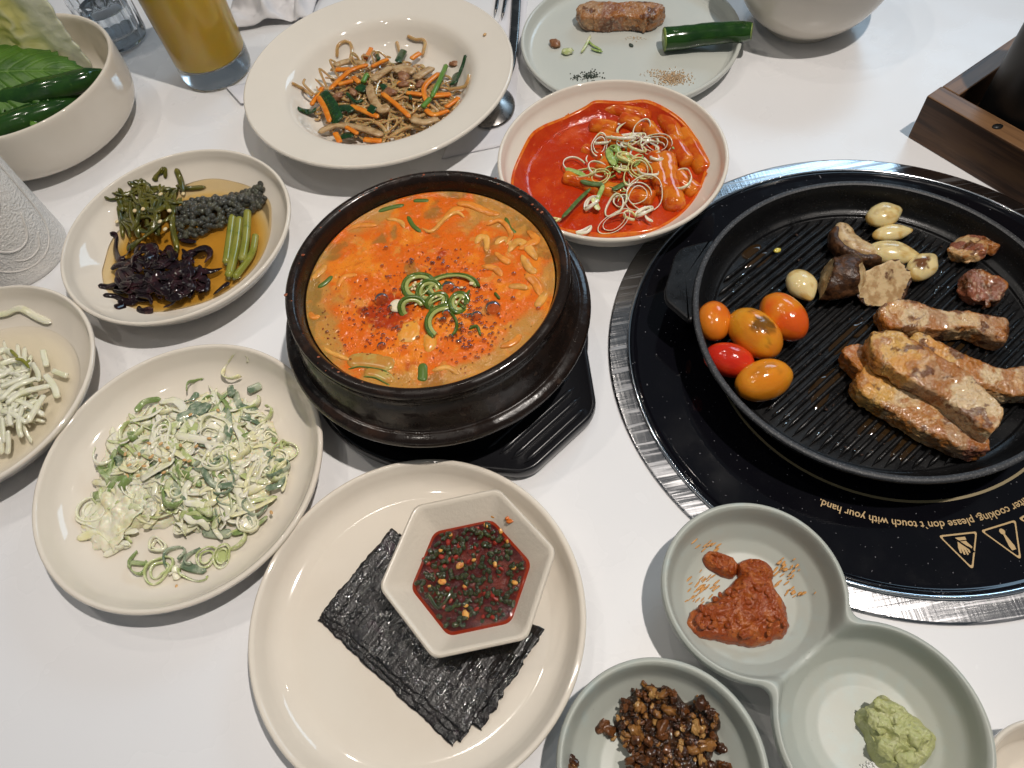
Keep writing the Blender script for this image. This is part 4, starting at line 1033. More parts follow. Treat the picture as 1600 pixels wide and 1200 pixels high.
for q, w in [([(470, 480), (530, 560), (560, 640)], .0085), ([(350, 565), (400, 582), (445, 572)], .0045), ([(560, 560), (610, 560), (640, 580)], .006), ([(905, 258), (872, 325)], .0045), ([(1180, 380), (1160, 440)], .006), ([(1225, 285), (1210, 340), (1185, 400)], .0022), ([(660, 450), (710, 470)], .006), ([(575, 715), (645, 700)], .005), ([(750, 275), (775, 312)], .003), ([(720, 560), (755, 580)], .005), ([(790, 440), (815, 475)], .004), ([(930, 460), (940, 520)], .002), ([(600, 480), (650, 530), (690, 520)], .0022)]:
    P = jstrip('spinach_leaf', q, M_spin, w*.8, .0012, U(.003, .0055), n=18, seg=10, power=2, tw=U(-.5, .5))
for q in [[(1125, 335), (1090, 420), (1048, 510)], [(1000, 560), (1040, 512)], [(700, 400), (720, 390)], [(690, 430), (705, 400)]]:
    jstrip('spinach_stem', q, M_stem, .0026, .0022, .005, power=2)
for q, w in [([(455, 690), (560, 650), (700, 672), (795, 708)], .0042), ([(722, 440), (735, 500), (780, 565), (830, 555)], .004), ([(940, 622), (1010, 638), (1085, 620)], .004), ([(850, 372), (900, 358), (960, 372)], .005), ([(960, 410), (1000, 385), (1052, 350)], .0045), ([(530, 350), (620, 320), (700, 330)], .003), ([(740, 420), (790, 380), (840, 350)], .004)]:
    jstrip('mushroom_strip', q, M_mush, w, .0016, U(.003, .006), tw=U(-.4, .4))
for x, y, s in [(1170, 335, .0045), (640, 480, .004), (830, 480, .005), (900, 440, .0045), (990, 440, .0045), (560, 500, .004), (900, 400, .006), (700, 300, .004)]:
    V, F = blob(zat(ZJ, (x, y), heap_z(x, y)+.003), (s*1.3, s*.9, s*.6), rotm(U(-.3, .3), 0, U(0, 3)), 18, 12, .5, 2.2, int(x)); obj('beef_piece', V, F, M_beef, jap)
M_ses = mat('sesame_seed', (.60, .36, .15), .4, .5)
c = zat(ZJ, (1325, 182), .037); V, F = blob(c+np.array([0, 0, .0006]), (.0022, .0014, .0009), rotm(0, 0, .8), 12, 8); tag(obj('food_crumb', V, F, M_ses), 'single tan crumb on the rim of the noodle plate', 'crumb')

# ------------------------------------------------------------------ scallion salad in cream dressing
ZS = (100, 560, 380/1232)
sf = salad_plate.floor
def cream(col, l2): return mat('dressed_scallion', col, .14, .5, coat=.3, sss=.3, sssr=(.9, 1, .5), sscale=.002, layers=[dict(scale=110, detail=4, lo=.42, hi=.62, col=l2), dict(scale=260, detail=3, lo=.58, hi=.72, col=(.78, .75, .58), amt=.85)], bumps=[dict(scale=300, strength=.2, dist=.0006)])
MS = [cream((.80, .77, .62), (.74, .73, .50)), cream((.76, .72, .42), (.80, .77, .60)), cream((.20, .28, .09), (.40, .45, .24)), cream((.13, .19, .12), (.40, .44, .32)), cream((.46, .52, .22), (.70, .70, .48))]
M_dress = mat('cream_dressing', (.78, .74, .57), .12, .5, coat=.3, sss=.4, sscale=.003, layers=[dict(scale=90, detail=4, lo=.45, hi=.65, col=(.70, .66, .40))], bumps=[dict(scale=220, detail=4, strength=.4, dist=.001)])
sal = thing('scallion_salad', zat(ZS, (620, 560), .007), 'sliced scallions in cream dressing heaped on the round plate', 'salad')
so = [(110, 820), (140, 920), (230, 1000), (330, 880), (480, 850), (640, 870), (800, 860), (960, 780), (1010, 720), (1120, 560), (1130, 460), (1010, 300), (900, 180), (760, 170), (640, 190), (380, 260), (260, 380), (215, 520), (160, 680)]
Ow = np.array([zfl(ZS, p, .010, sf)[:2] for p in so])
V, Fq, s = mound(Ow, lambda x, y: sf(x, y)+.0003, .0125, 60, 200, .0050, 190, 3, 2.0, jag=.14); obj('dressing', V, Fq, M_dress, sal)
def inside(p, poly):
    x, y = p; c = False; j = len(poly)-1
    for i in range(len(poly)):
        if (poly[i][1] > y) != (poly[j][1] > y) and x < (poly[j][0]-poly[i][0])*(y-poly[i][1])/(poly[j][1]-poly[i][1])+poly[i][0]: c = not c
        j = i
    return c
def sheap(x, y):
    d = math.hypot((x-620)/520, (y-530)/420); return .0085+.011*max(0, 1-d*d)
def sring(x, y, R_, c, arc=1.0, sq=.8, tilt=.5, z=None, rot=None, k=0, wall=.0007, hh=.0022):
    z = sheap(x, y) if z is None else z
    V, F = ring(R_, wall, hh, 24, 6, arc, sq, .14, k*1.3)
    if arc >= 1 and c in (0, 1, 4) and R_ > .004:
        V1, F1 = ring(R_*.62, wall, hh*.8, 20, 6, 1, sq, .14, k*1.3+.4); V1[:, 2] -= hh*.3; V, F = join([(V, F), (V1, F1)])
        if k % 2:
            V1, F1 = blob((0, 0, -hh*.5), (R_*.9, R_*.9*sq, hh*.35), None, 16, 8); V, F = join([(V, F), (V1, F1.tolist())])
    M3 = rotm(U(-tilt, tilt), U(-tilt, tilt), U(0, 6.28) if rot is None else rot); V = V@M3.T
    p = zfl(ZS, (x, y), z, sf, .002); V = V+p; V[:, 2] = np.maximum(V[:, 2], sf(V[:, 0], V[:, 1])+.0003)
    obj('scallion_ring', V, F, MS[c], sal)
k = 0; cnt = 0
while cnt < 48:
    x, y = U(90, 1180), U(120, 1010)
    if not inside((x, y), so): continue
    cnt += 1
    c = int(RNG.choice(5, p=[.38, .16, .14, .12, .20]))
    if x < 480 and y < 800 and RNG.random() < .25: c = 2
    sring(x, y, .0030+.0055*RNG.random()**1.3, c, 1.0 if RNG.random() < .62 else U(.35, .8), U(.5, 1), .75, sheap(x, y)+U(-.002, .0035), k=cnt, wall=U(.0005, .0008), hh=U(.0018, .0036))
for i in range(270):
    while True:
        x, y = U(110, 1160), U(140, 960)
        if inside((x, y), so): break
    a = U(0, 2*PI); L = U(30, 95); b = U(-45, 45)
    q = [(x-math.cos(a)*L, y-math.sin(a)*L), (x-math.sin(a)*b, y+math.cos(a)*b), (x+math.cos(a)*L, y+math.sin(a)*L)]
    P = cr(np.array([zfl(ZS, p, sheap(*p)+U(.0005, .004), sf) for p in q]), 16)
    P[:, 2] = np.maximum(P[:, 2], sf(P[:, 0], P[:, 1])+.001)
    V, F = tube(P, U(.0009, .0036)*endround(16, .2, .4), .00035, 7, twist=np.linspace(U(-.5, .5), U(-1.3, 1.3), 16)); V += .0005*np.c_[fbm(V, 220, 2, i), fbm(V, 220, 2, i+3), fbm(V, 220, 2, i+7)]; obj('scallion_shred', V, F, MS[int(RNG.choice(5, p=[.46, .22, .08, .08, .16]))], sal)
# pieces the photograph shows plainly
for i, (x, y, w, c, arc, sq, ti) in enumerate([(870, 45, 70, 1, .8, .7, .3), (665, 135, 40, 2, .5, .8, .5), (500, 380, 75, 0, 1, .6, .2), (505, 460, 80, 0, 1, .8, .15), (770, 510, 68, 0, 1, .85, .2), (790, 600, 85, 3, .7, .8, .2), (355, 665, 62, 0, 1, .7, .2), (140, 770, 62, 0, 1, 1, .1), (335, 370, 58, 4, .9, .8, .3), (760, 360, 80, 0, 1, .75, .3), (905, 220, 62, 4, .6, .8, .3), (1000, 290, 45, 4, .6, .9, .4), (480, 1070, 60, 4, 1, .95, .1), (560, 1000, 45, 3, .8, .9, .3), (720, 1005, 45, 4, 1, .9, .3), (800, 1000, 48, 4, 1, .8, .5), (375, 1030, 50, 2, .7, .8, .4), (650, 1080, 60, 4, .5, .6, .3), (870, 920, 58, 4, .8, .6, .4), (930, 830, 50, 0, 1, .9, .3), (470, 945, 40, 0, 1, .8, .1), (570, 1110, 30, 0, .4, .8, .2), (660, 1000, 40, 3, .6, .7, .6), (1110, 480, 50, 4, .9, 1, .5), (225, 480, 60, 0, .6, 1.1, .6), (1080, 560, 48, 3, .8, .9, .4)]):
    zz = None if y < 900 and not (x > 840 and y < 100) else .0105
    sring(x, y, w*ZS[2]*.50/1140*1.08, c, arc, sq, ti, zz if zz else sheap(x, y)+.003, rot=i*.9, k=i)
for q, c, w in [([(640, 240), (690, 260), (720, 225)], 3, .0065), ([(570, 310), (630, 290), (680, 280)], 3, .0045), ([(215, 630), (235, 540), (260, 460)], 2, .0022), ([(360, 270), (410, 220), (490, 205)], 2, .0022), ([(195, 720), (260, 620), (350, 600)], 2, .0022), ([(330, 320), (440, 290), (500, 250)], 0, .003), ([(930, 165), (1000, 135)], 3, .003), ([(700, 880), (780, 890), (850, 885)], 3, .0032), ([(850, 890), (950, 860), (1030, 800)], 2, .0026), ([(190, 740), (290, 740), (390, 760)], 4, .0026), ([(560, 390), (680, 410), (790, 430)], 0, .003), ([(390, 610), (470, 560), (560, 510)], 0, .0065), ([(200, 1000), (260, 970), (300, 930)], 0, .0022), ([(840, 140), (850, 190)], 3, .003), ([(590, 1040), (640, 1060), (720, 1075)], 3, .0028), ([(560, 1050), (575, 1120)], 0, .0026), ([(330, 1060), (340, 1035), (420, 1040)], 2, .002), ([(700, 560), (760, 640), (870, 640)], 3, .0024), ([(1020, 660), (1090, 640), (1110, 590)], 3, .0024), ([(840, 800), (960, 760), (1070, 705)], 1, .0022)]:
    P = cr(np.array([zfl(ZS, p, (sheap(*p)+.004) if p[1] < 860 else .0100, sf) for p in q]), 18)
    P[:, 2] = np.maximum(P[:, 2], sf(P[:, 0], P[:, 1])+.0012)
    V, F = tube(P, w*endround(18, .15, .4), .0008, 8, twist=U(-.6, .6)); obj('scallion_shred', V, F, MS[c], sal)
for x, y in [(490, 432), (525, 452), (430, 430), (485, 515), (445, 495), (535, 510), (405, 545), (375, 595), (320, 595), (610, 515), (635, 520), (505, 578), (640, 285), (735, 405), (780, 262), (310, 485), (380, 485), (670, 445), (1050, 780), (570, 1158), (330, 540), (440, 500), (590, 440)]:
    p = zat(ZS, (x, y), (sheap(x, y)+.0068) if y < 1000 else .009)
    V, F = blob(p, (.0018, .0011, .0007), rotm(0, U(-.3, .3), U(0, 3)), 10, 7); obj('sesame_seed', V, F, M_ses, sal)

# ------------------------------------------------------------------ seaweed dish
ZW = (140, 240, 310/1431)
wf = seaweed_dish.floor
M_soy = liquid('soy_liquid', (.42, .19, .03))
wet = thing('soy_dressing', (seaweed_dish.c[0], seaweed_dish.c[1], .007), 'thin amber soy liquid pooled in the seaweed dish', 'liquid')
o_ = [(90, 880), (100, 800), (150, 640), (260, 500), (420, 380), (640, 250), (800, 190), (960, 185), (1150, 235), (1290, 330), (1310, 470), (1290, 620), (1200, 790), (1050, 930), (880, 1030), (700, 1090), (500, 1130), (380, 1130), (220, 1070), (120, 980)]
O = np.array([zfl(ZW, p, .0108, wf, .0006)[:2] for p in o_]); s, XY, Fq = polar(O, 30, 140)
V = np.c_[XY, np.maximum(.0108, wf(XY[:, 0], XY[:, 1])+.0006)+.0001*fbm(np.c_[XY, XY[:, :1]], 80, 2)]
e = V[-140:].copy(); e[:, 2] = wf(e[:, 0], e[:, 1])-.0006; V = np.vstack([V, e])
dep = np.clip(V[:, 2]-wf(V[:, 0], V[:, 1]), 0, 1)
obj('liquid_surface', V, gridF(31, 140, True), M_soy, wet, cols=np.exp(-dep[:, None]*np.array((50., 130., 400.))-np.array((.02, .05, .12))))
# sea grapes
M_grape = mat('sea_grape', (.045, .044, .036), .1, .5, coat=.4, sss=.15, sscale=.002, layers=[dict(scale=130, lo=.45, hi=.65, col=(.085, .083, .055))])
sg = thing('sea_grapes', zat(ZW, (960, 400), .008), 'cluster of dark grey sea grapes in the seaweed dish', 'sea grapes')
A = zat(ZW, (650, 470), .012); B = zat(ZW, (1280, 320), .012); ax = B-A; L = np.linalg.norm(ax); ax /= L; sx = np.array([-ax[1], ax[0], 0])
V, F = tube(cr([A, (A+B)/2+np.array([0, 0, .002]), B], 20), .006*endround(20, .3), .005*endround(20, .3), 12); obj('stem', V, F, M_grape, sg)
parts = []
for i in range(430):
    t = RNG.random(); w = .0205*(1-.66*t**1.6)*(.8+.2*min(1, t*6)); a = U(-.25, PI+.25); r = w*U(.82, 1.08)
    p = A+ax*(L*t)+sx*(r*math.cos(a))+np.array([0, 0, abs(.62*r*math.sin(a))-.0015])
    p = p+sx*(-.006*(1-t))
    p[2] = max(p[2], wf(p[0], p[1])+.0018)
    s_ = U(.0019, .0031); parts.append(blob(p, (s_, s_, s_), None, 10, 7))
V, F = join(parts); tag(obj('beads', V, F, M_grape, sg), kind='stuff')
# green garlic stems
M_gst = mat('pickled_green_stem', (.20, .21, .025), .16, .5, coat=.4, sss=.15, sscale=.002, layers=[dict(scale=60, lo=.4, hi=.65, col=(.27, .26, .05)), dict(scale=150, lo=.6, hi=.75, col=(.13, .15, .02))])
M_cut = mat('cut_stem_end', (.08, .07, .02), .4)
desc = ['leftmost', 'second from left, longest', 'third from left, upper', 'rightmost, thinnest']
for k, (q, r) in enumerate([([(1035, 440), (1010, 620), (985, 800)], .0034), ([(1085, 455), (1055, 680), (1003, 900)], .0038), ([(1140, 405), (1130, 600), (1100, 780)], .0034), ([(1200, 580), (1165, 730), (1040, 905)], .0028)]):
    P = cr([zfl(ZW, p, .0135 if k != 2 else .0155, wf, r) for p in q], 24); P[:, 2] = np.maximum(P[:, 2], wf(P[:, 0], P[:, 1])+r)
    g = thing('pickled_garlic_scape', P[0], f'short pickled green garlic stem in the seaweed dish, {desc[k]} of the four', 'garlic stem', 'pickled green stems in the seaweed dish')
    V, F = tube(P, r*endround(24, .035, .35), None, 14); obj('stem', V, F, M_gst, g)
    V, F = blob(P[-1], (r*.55, r*.55, r*.4), None, 10, 6); obj('cut_end', V, F, M_cut, g)
# green stem seaweed heap
M_gw = mat('green_seaweed', (.105, .095, .010), .13, .5, coat=.4, sss=.1, sscale=.002, layers=[dict(scale=90, lo=.42, hi=.62, col=(.05, .055, .012)), dict(scale=70, lo=.58, hi=.72, col=(.19, .165, .02), offs=5)])
gw = thing('green_seaweed_salad', zat(ZW, (440, 400), .008), 'heap of olive green shredded seaweed stems with sesame', 'seaweed')
def wheap(x, y, c=(440, 380, 310, 270), h=.017): return .011+h*max(0, 1-((x-c[0])/c[2])**2-((y-c[1])/c[3])**2)
def wstrand(q, ma, w, t, par, name, c, h, lift=0, tw=None, n=18):
    P = cr(np.array([zfl(ZW, p, wheap(*p, c, h)+lift, wf) for p in q]), n); P[:, 2] = np.maximum(P[:, 2], wf(P[:, 0], P[:, 1])+.0012)
    V, F = tube(P, w*endround(n, .2, .6), t*endround(n, .2, .6), 7, twist=np.linspace(U(-.8, .8), U(-.8, .8), n) if tw is None else tw); obj(name, V, F, ma, par)
CG = (440, 390, 330, 290)
for q in [[(105, 310), (150, 330), (230, 320)], [(195, 275), (215, 340), (240, 420)], [(620, 105), (650, 170), (680, 280)], [(590, 520), (620, 640), (622, 755)], [(600, 430), (600, 540), (640, 700)], [(270, 700), (340, 640), (420, 590)], [(205, 370), (225, 480), (240, 610)], [(530, 100), (480, 160), (470, 200)], [(530, 310), (600, 350), (730, 350)], [(620, 230), (700, 250), (840, 240)], [(440, 340), (480, 460), (500, 590)], [(360, 180), (400, 220), (430, 280)], [(290, 330), (300, 440), (330, 520)], [(300, 560), (340, 500), (360, 400)], [(500, 150), (540, 110), (545, 180)]]:
    wstrand(q, M_gw, U(.002, .003), .0012, gw, 'seaweed_strand', CG, .016, .0015)
for i in range(75):
    x, y = 430+np.clip(RNG.normal(), -1.5, 1.5)*115, 390+np.clip(RNG.normal(), -1.4, 1.6)*95; a = U(0, 2*PI); L_ = U(40, 105); b = U(-60, 60)
    q = [(x-math.cos(a)*L_, y-math.sin(a)*L_), (x-math.sin(a)*b, y+math.cos(a)*b), (x+math.cos(a)*L_, y+math.sin(a)*L_)]
    wstrand(q, M_gw, U(.0014, .0030), .0011, gw, 'seaweed_strand', CG, .016, U(-.004, .002))
for x, y in [(512, 293), (675, 290), (325, 412), (508, 490), (385, 400), (200, 490), (575, 412), (545, 545), (520, 180)]:
    V, F = blob(zat(ZW, (x, y), wheap(x, y, CG, .016)+.0035), (.0022, .0018, .0012), rotm(0, 0, U(0, 3)), 10, 7); obj('sesame_seed', V, F, M_seed, gw)
# dark seaweed heap
M_dw = mat('dark_purple_seaweed', (.010, .005, .007), .08, .5, coat=.0, layers=[dict(scale=80, lo=.45, hi=.65, col=(.035, .013, .016)), dict(scale=60, lo=.62, hi=.75, col=(.10, .045, .035), offs=4)])
dw = thing('dark_seaweed_salad', zat(ZW, (520, 880), .008), 'heap of glossy dark purple shredded seaweed', 'seaweed')
CD = (500, 870, 420, 260)
for q in [[(145, 570), (190, 600), (185, 690), (210, 760), (255, 745)], [(150, 830), (220, 800), (300, 810)], [(60, 950), (120, 960), (200, 940)], [(95, 1020), (180, 1030), (260, 1060)], [(700, 580), (680, 620), (770, 640)], [(740, 700), (830, 680), (870, 720), (830, 790)], [(740, 830), (860, 850), (960, 825)], [(700, 890), (720, 950), (690, 1010)], [(780, 900), (850, 920), (840, 1000)], [(530, 1110), (600, 1080), (640, 1020)], [(890, 1020), (960, 960), (1010, 930)], [(340, 1110), (380, 1140), (460, 1120)], [(330, 1020), (420, 1030), (450, 1090)], [(180, 1110), (260, 1090)], [(280, 900), (300, 960), (370, 1000)]]:
    wstrand(q, M_dw, U(.0022, .0034), .0009, dw, 'seaweed_strand', CD, .011, .001)
for i in range(120):
    x, y = 500+np.clip(RNG.normal(), -1.6, 1.7)*160, 870+np.clip(RNG.normal(), -1.7, 1.5)*100; a = U(0, 2*PI); L_ = U(35, 100); b = U(-80, 80)
    q = [(x-math.cos(a)*L_, y-math.sin(a)*L_*.8), (x-math.sin(a)*b, y+math.cos(a)*b), (x+math.cos(a)*L_, y+math.sin(a)*L_*.8)]
    wstrand(q, M_dw, U(.0018, .0046), .0005, dw, 'seaweed_strand', CD, .011, U(-.004, .003))

# ------------------------------------------------------------------ radish strips
ZR = (0, 430, 350/1200)
rf = radish_dish.floor
M_brine = liquid('pale_brine', (.74, .70, .54))
M_rad = mat('white_radish', (.79, .77, .60), .16, .5, coat=.3, trans=.12, sss=.4, sssr=(.9, 1, .6), sscale=.004, layers=[dict(scale=90, lo=.45, hi=.65, col=(.74, .73, .50))])
rl = thing('radish_brine', (radish_dish.c[0], radish_dish.c[1], .007), 'shallow clear brine in the radish dish', 'liquid')
n, m = 26, 120; rr = np.linspace(0, .0705, n); th = np.arange(m)/m*2*PI
V = np.stack([radish_dish.c[0]+rr[:, None]*np.cos(th), radish_dish.c[1]+rr[:, None]*np.sin(th), np.full((n, m), .0112)], -1).reshape(-1, 3)
e = V[-m:].copy(); e[:, 2] = rf(e[:, 0], e[:, 1])-.0005; V = np.vstack([V, e]); dep = np.clip(V[:, 2]-rf(V[:, 0], V[:, 1]), 0, 1)
obj('liquid_surface', V, gridF(n+1, m, True)[:, ::-1], M_brine, rl, cols=np.exp(-dep[:, None]*np.array((2., 5., 22.))))
rad_o = thing('radish_strips', zat(ZR, (80, 640), .008), 'pile of pale pickled radish strips in the left dish', 'radish')
def rheap(x, y): return .0115+.013*max(0, 1-((x+20)/330)**2-((y-640)/330)**2)
def rstrip(q, w=.0032, lift=0):
    P = cr(np.array([zfl(ZR, p, rheap(*p)+lift, rf, .002) for p in q]), 20); P[:, 2] = np.maximum(P[:, 2], rf(P[:, 0], P[:, 1])+.002)
    V, F = tube(P, w*endround(20, .06, .4), w*.72*endround(20, .06, .4), 10, power=3.2, twist=U(-.5, .5)); V += .0003*np.c_[noise(V, 200, 1), noise(V, 200, 2), noise(V, 200, 3)]
    obj('radish_strip', V, F, M_rad, rad_o)
for q in [[(0, 725), (70, 745), (145, 790)], [(35, 690), (120, 630), (275, 590)], [(0, 600), (80, 570), (150, 540)], [(0, 670), (80, 600), (200, 550)], [(230, 400), (240, 450), (250, 490)], [(240, 530), (290, 600), (310, 660)], [(170, 470), (200, 520), (210, 570)], [(0, 480), (60, 460), (130, 455)], [(120, 700), (100, 800), (115, 870)], [(60, 700), (50, 760), (60, 810)], [(40, 830), (45, 900), (40, 960)], [(150, 790), (200, 700), (240, 640)], [(280, 510), (330, 530), (360, 540)], [(-60, 800), (-10, 860), (10, 960)], [(-80, 560), (0, 540), (70, 500)], [(-20, 420), (30, 400), (80, 430)], [(10, 760), (15, 840), (20, 900)]]:
    rstrip(q, U(.0017, .0025), .003)
for i in range(85):
    x, y = -10+np.clip(RNG.normal(), -1.3, 1.3)*100, 640+np.clip(RNG.normal(), -1.2, 1.1)*110; a = U(0, 2*PI); L_ = U(80, 170); b = U(-30, 30)
    rstrip([(x-math.cos(a)*L_, y-math.sin(a)*L_), (x-math.sin(a)*b, y+math.cos(a)*b), (x+math.cos(a)*L_, y+math.sin(a)*L_)], U(.0011, .0019), U(-.006, .002))
P = cr([zat(ZR, p, z) for p, z in [((-20, 240), .0135), ((60, 225), .0135), ((140, 205), .014), ((200, 225), .0165), ((265, 248), .018)]], 26); P[:, 2] = np.maximum(.0125, rf(P[:, 0], P[:, 1])+.0016)
V, F = tube(P, .0032*endround(26, .15), .0014*endround(26, .15), 8); obj('radish_strip', V, F, M_rad, rad_o)
for q in [[(55, 400), (75, 420), (95, 440)], [(80, 450), (120, 455), (160, 500)], [(140, 470), (160, 455)]]:
    P = cr([zat(ZR, p, rheap(*p)+.0075) for p in q], 12); V, F = tube(P, .0014*endround(12, .3), .0008, 7); obj('green_fleck', V, F, M_gst, rad_o)

# ------------------------------------------------------------------ dried seaweed sheets
M_nori = mat('roasted_seaweed', (.006, .0055, .006), .11, .75,
    layers=[dict(scale=70, detail=5, lo=.45, hi=.62, col=(.015, .012, .013)), dict(scale=300, detail=3, lo=.62, hi=.74, col=(.06, .05, .045), amt=.7), dict(scale=45, detail=3, lo=.64, hi=.76, col=(.045, .028, .038), offs=5)],
    rlayer=dict(scale=120, rough=.42, lo=.45, hi=.58, detail=3),
    bumps=[dict(scale=520, detail=2, strength=.8, dist=.0006), dict(scale=330, detail=2, strength=.9, dist=.0010, stretch=(1, .14, 1))])
def nori_sheet(c, ang, L, Wd, z, label, seed, sag=None):
    n, m = 90, 56
    u = np.linspace(-L/2, L/2, n); v = np.linspace(-Wd/2, Wd/2, m)
    UU, VV = np.meshgrid(u, v, indexing='ij')
    P = np.stack([UU, VV, np.zeros_like(UU)], -1).reshape(-1, 3)
    e = np.maximum(np.abs(P[:, 0])/(L/2), np.abs(P[:, 1])/(Wd/2))
    P[:, 0] += sstep(e, .9, 1)*.0018*fbm(P, 300, 4, seed)*np.sign(P[:, 0]); P[:, 1] += sstep(e, .9, 1)*.0018*fbm(P, 260, 3, seed+4)
    P[:, 2] = .0008*fbm(P, 40, 3, seed)+.00035*fbm(P*np.array([1, .3, 1]), 330, 3, seed+2)
    P[:, 2] += .0013*sstep(np.abs(P[:, 0]), L*.40, L*.5)*(.4+noise(P, 30, seed))
    V, F = sheet(P, gridF(n, m), .0002)
    o = obj('seaweed_sheet', V, F, M_nori, loc=(0, 0, 0))
    o.location = (c[0], c[1], z); o.rotation_euler = (0, 0, ang)
    tag(o, label, 'seaweed sheet', 'roasted seaweed sheets on the plate')
na_ = math.atan2(.0463-.1317, -.0653+.145)
nori_sheet((-.0805, .1105), na_-.012, .113, .069, .0082, 'lowest roasted seaweed sheet showing along the long left edge', 1)
nori_sheet((-.0785, .1125), na_+.012, .115, .068, .0090, 'middle roasted seaweed sheet of the stack on the plate', 3)
nori_sheet((-.0702, .1128), na_+.075, .112, .066, .0097, 'roasted seaweed sheet fanned out towards the lower right', 4)
nori_sheet((-.0772, .1148), na_+.030, .115, .067, .0105, 'uppermost roasted black seaweed sheet under the hexagonal dish', 2)

# ------------------------------------------------------------------ chili sauce in the hexagonal dish
ZN = (380, 700, .41667)
hs = thing('chili_sauce', (HEX[0], HEX[1], HZ+.005), 'dark red chili sauce with chopped scallion in the hexagonal dish', 'sauce')
M_hs = mat('dark_red_sauce', (.055, .005, .003), .06, .45, coat=.0, sss=.0, sssr=(1, .2, .05), sscale=.002, layers=[dict(scale=90, detail=4, lo=.45, hi=.65, col=(.12, .012, .004)), dict(scale=260, lo=.6, hi=.72, col=(.02, .004, .003))], bumps=[dict(scale=300, detail=3, strength=.6, dist=.0014)])
M_hsedge = mat('red_oil_rim', (.22, .022, .005), .06, .4)
HS = HZ+.0098
s_lv = [(0, 0), (.006, 0), (.012, 0), (.018, 0), (.024, 0), (.029, 0), (.033, 0), (.0355, 0), (.0372, -.0003), (.0385, -.0012)]
V, F = loft([(r, HS+dz, .13) for r, dz in s_lv], HEX)
V[:, 2] += .0011*fbm(V, 150, 3, 4)*(np.hypot(V[:, 0]-HEX[0], V[:, 1]-HEX[1]) < .031)
fm = np.zeros(len(F), int); fm[-72*2:] = 1
obj('sauce_surface', V, F, [M_hs, M_hsedge], hs, fmat=fm)
M_hg = mat('chopped_scallion', (.026, .031, .007), .1, .5, coat=.5, layers=[dict(scale=300, lo=.45, hi=.65, col=(.055, .065, .012)), dict(scale=250, lo=.52, hi=.66, col=(.07, .014, .006), offs=3)])
M_hy = mat('sauced_garlic', (.62, .30, .06), .15, .5, coat=.4, sss=.2, sscale=.001, layers=[dict(scale=300, lo=.5, hi=.65, col=(.5, .14, .03))])
M_hr = mat('chopped_red_chili', (.26, .02, .008), .1, .5, coat=.4)
base = []
for k in range(4):
    V, F = tube(cr([(-.0016, 0, 0), (0, .0004*(k-1.5), .0003), (.0016, 0, 0)], 7), .0011*endround(7, .2, .4), .0008*endround(7, .2, .4), 7, power=3); me = bpy.data.meshes.new('scallion_piece'); me.from_pydata(V.tolist(), [], F); me.polygons.foreach_set('use_smooth', [True]*len(me.polygons)); me.materials.append(M_hg); base.append(me)
hexpoly = (hexpath(.0345)+HEX).tolist()
cnt = 0
while cnt < 290:
    x, y = HEX[0]+U(-.037, .037), HEX[1]+U(-.037, .037)
    if not inside((x, y), hexpoly): continue
    cnt += 1; s_ = U(.6, 1.5)
    share('scallion_piece', base[cnt % 4], hs, (x, y, HS+U(0, .0016)), (U(-.6, .6), U(-.6, .6), U(0, 6.28)), (s_, s_, s_))
for x, y, w in [(940, 250, 3.6), (812, 440, 3.2), (745, 500, 3.4), (835, 625, 3.4), (775, 325, 2.2), (1018, 505, 2.4), (965, 312, 2.2), (945, 437, 2.2), (835, 590, 2.0), (910, 290, 2.0), (865, 420, 1.8), (1015, 450, 1.9), (740, 385, 1.8), (830, 520, 1.8), (700, 520, 1.6), (990, 350, 1.6)]:
    V, F = blob(zat(ZN, (x, y), HS+.0014), (w*.00085, w*.0006, .0011), rotm(0, U(-.3, .3), U(0, 3)), 12, 8, .35, 2, int(x)); obj('garlic_piece', V, F, M_hy, hs)
for i in range(26):
    a = U(0, 6.28); r = .031*math.sqrt(RNG.random())
    V, F = blob((HEX[0]+r*math.cos(a), HEX[1]+r*math.sin(a), HS+.001), (U(.0012, .0024), U(.001, .0016), .0012), rotm(0, 0, U(0, 3)), 10, 7, .4, 2, i); obj('red_chili_piece', V, F, M_hr, hs)
for q in [[(690, 540), (735, 600), (790, 520)], [(770, 610), (800, 585)], [(1010, 600), (1015, 570)], [(740, 350), (715, 370)]]:
    P = cr([zat(ZN, p, HS+.0016) for p in q], 12); V, F = tube(P, .0012*endround(12, .2), .0008, 7); obj('scallion_shred', V, F, M_hg, hs)
M_smear = mat('sauce_smear', (.55, .14, .02), .3, .5)
for i, (x, y, w) in enumerate([(1005, 268, .0034), (1022, 268, .0020), (1050, 300, .0018), (990, 262, .0018)]):
    p = zat(ZN, (x, y), HZ+.0185); V, F = blob(p+np.array([0, 0, -.0009]), (w, w*.6, .0011), rotm(-.5, 0, .3), 14, 8, .4, 2, i); obj('sauce_smear', V, F, M_smear, hs)

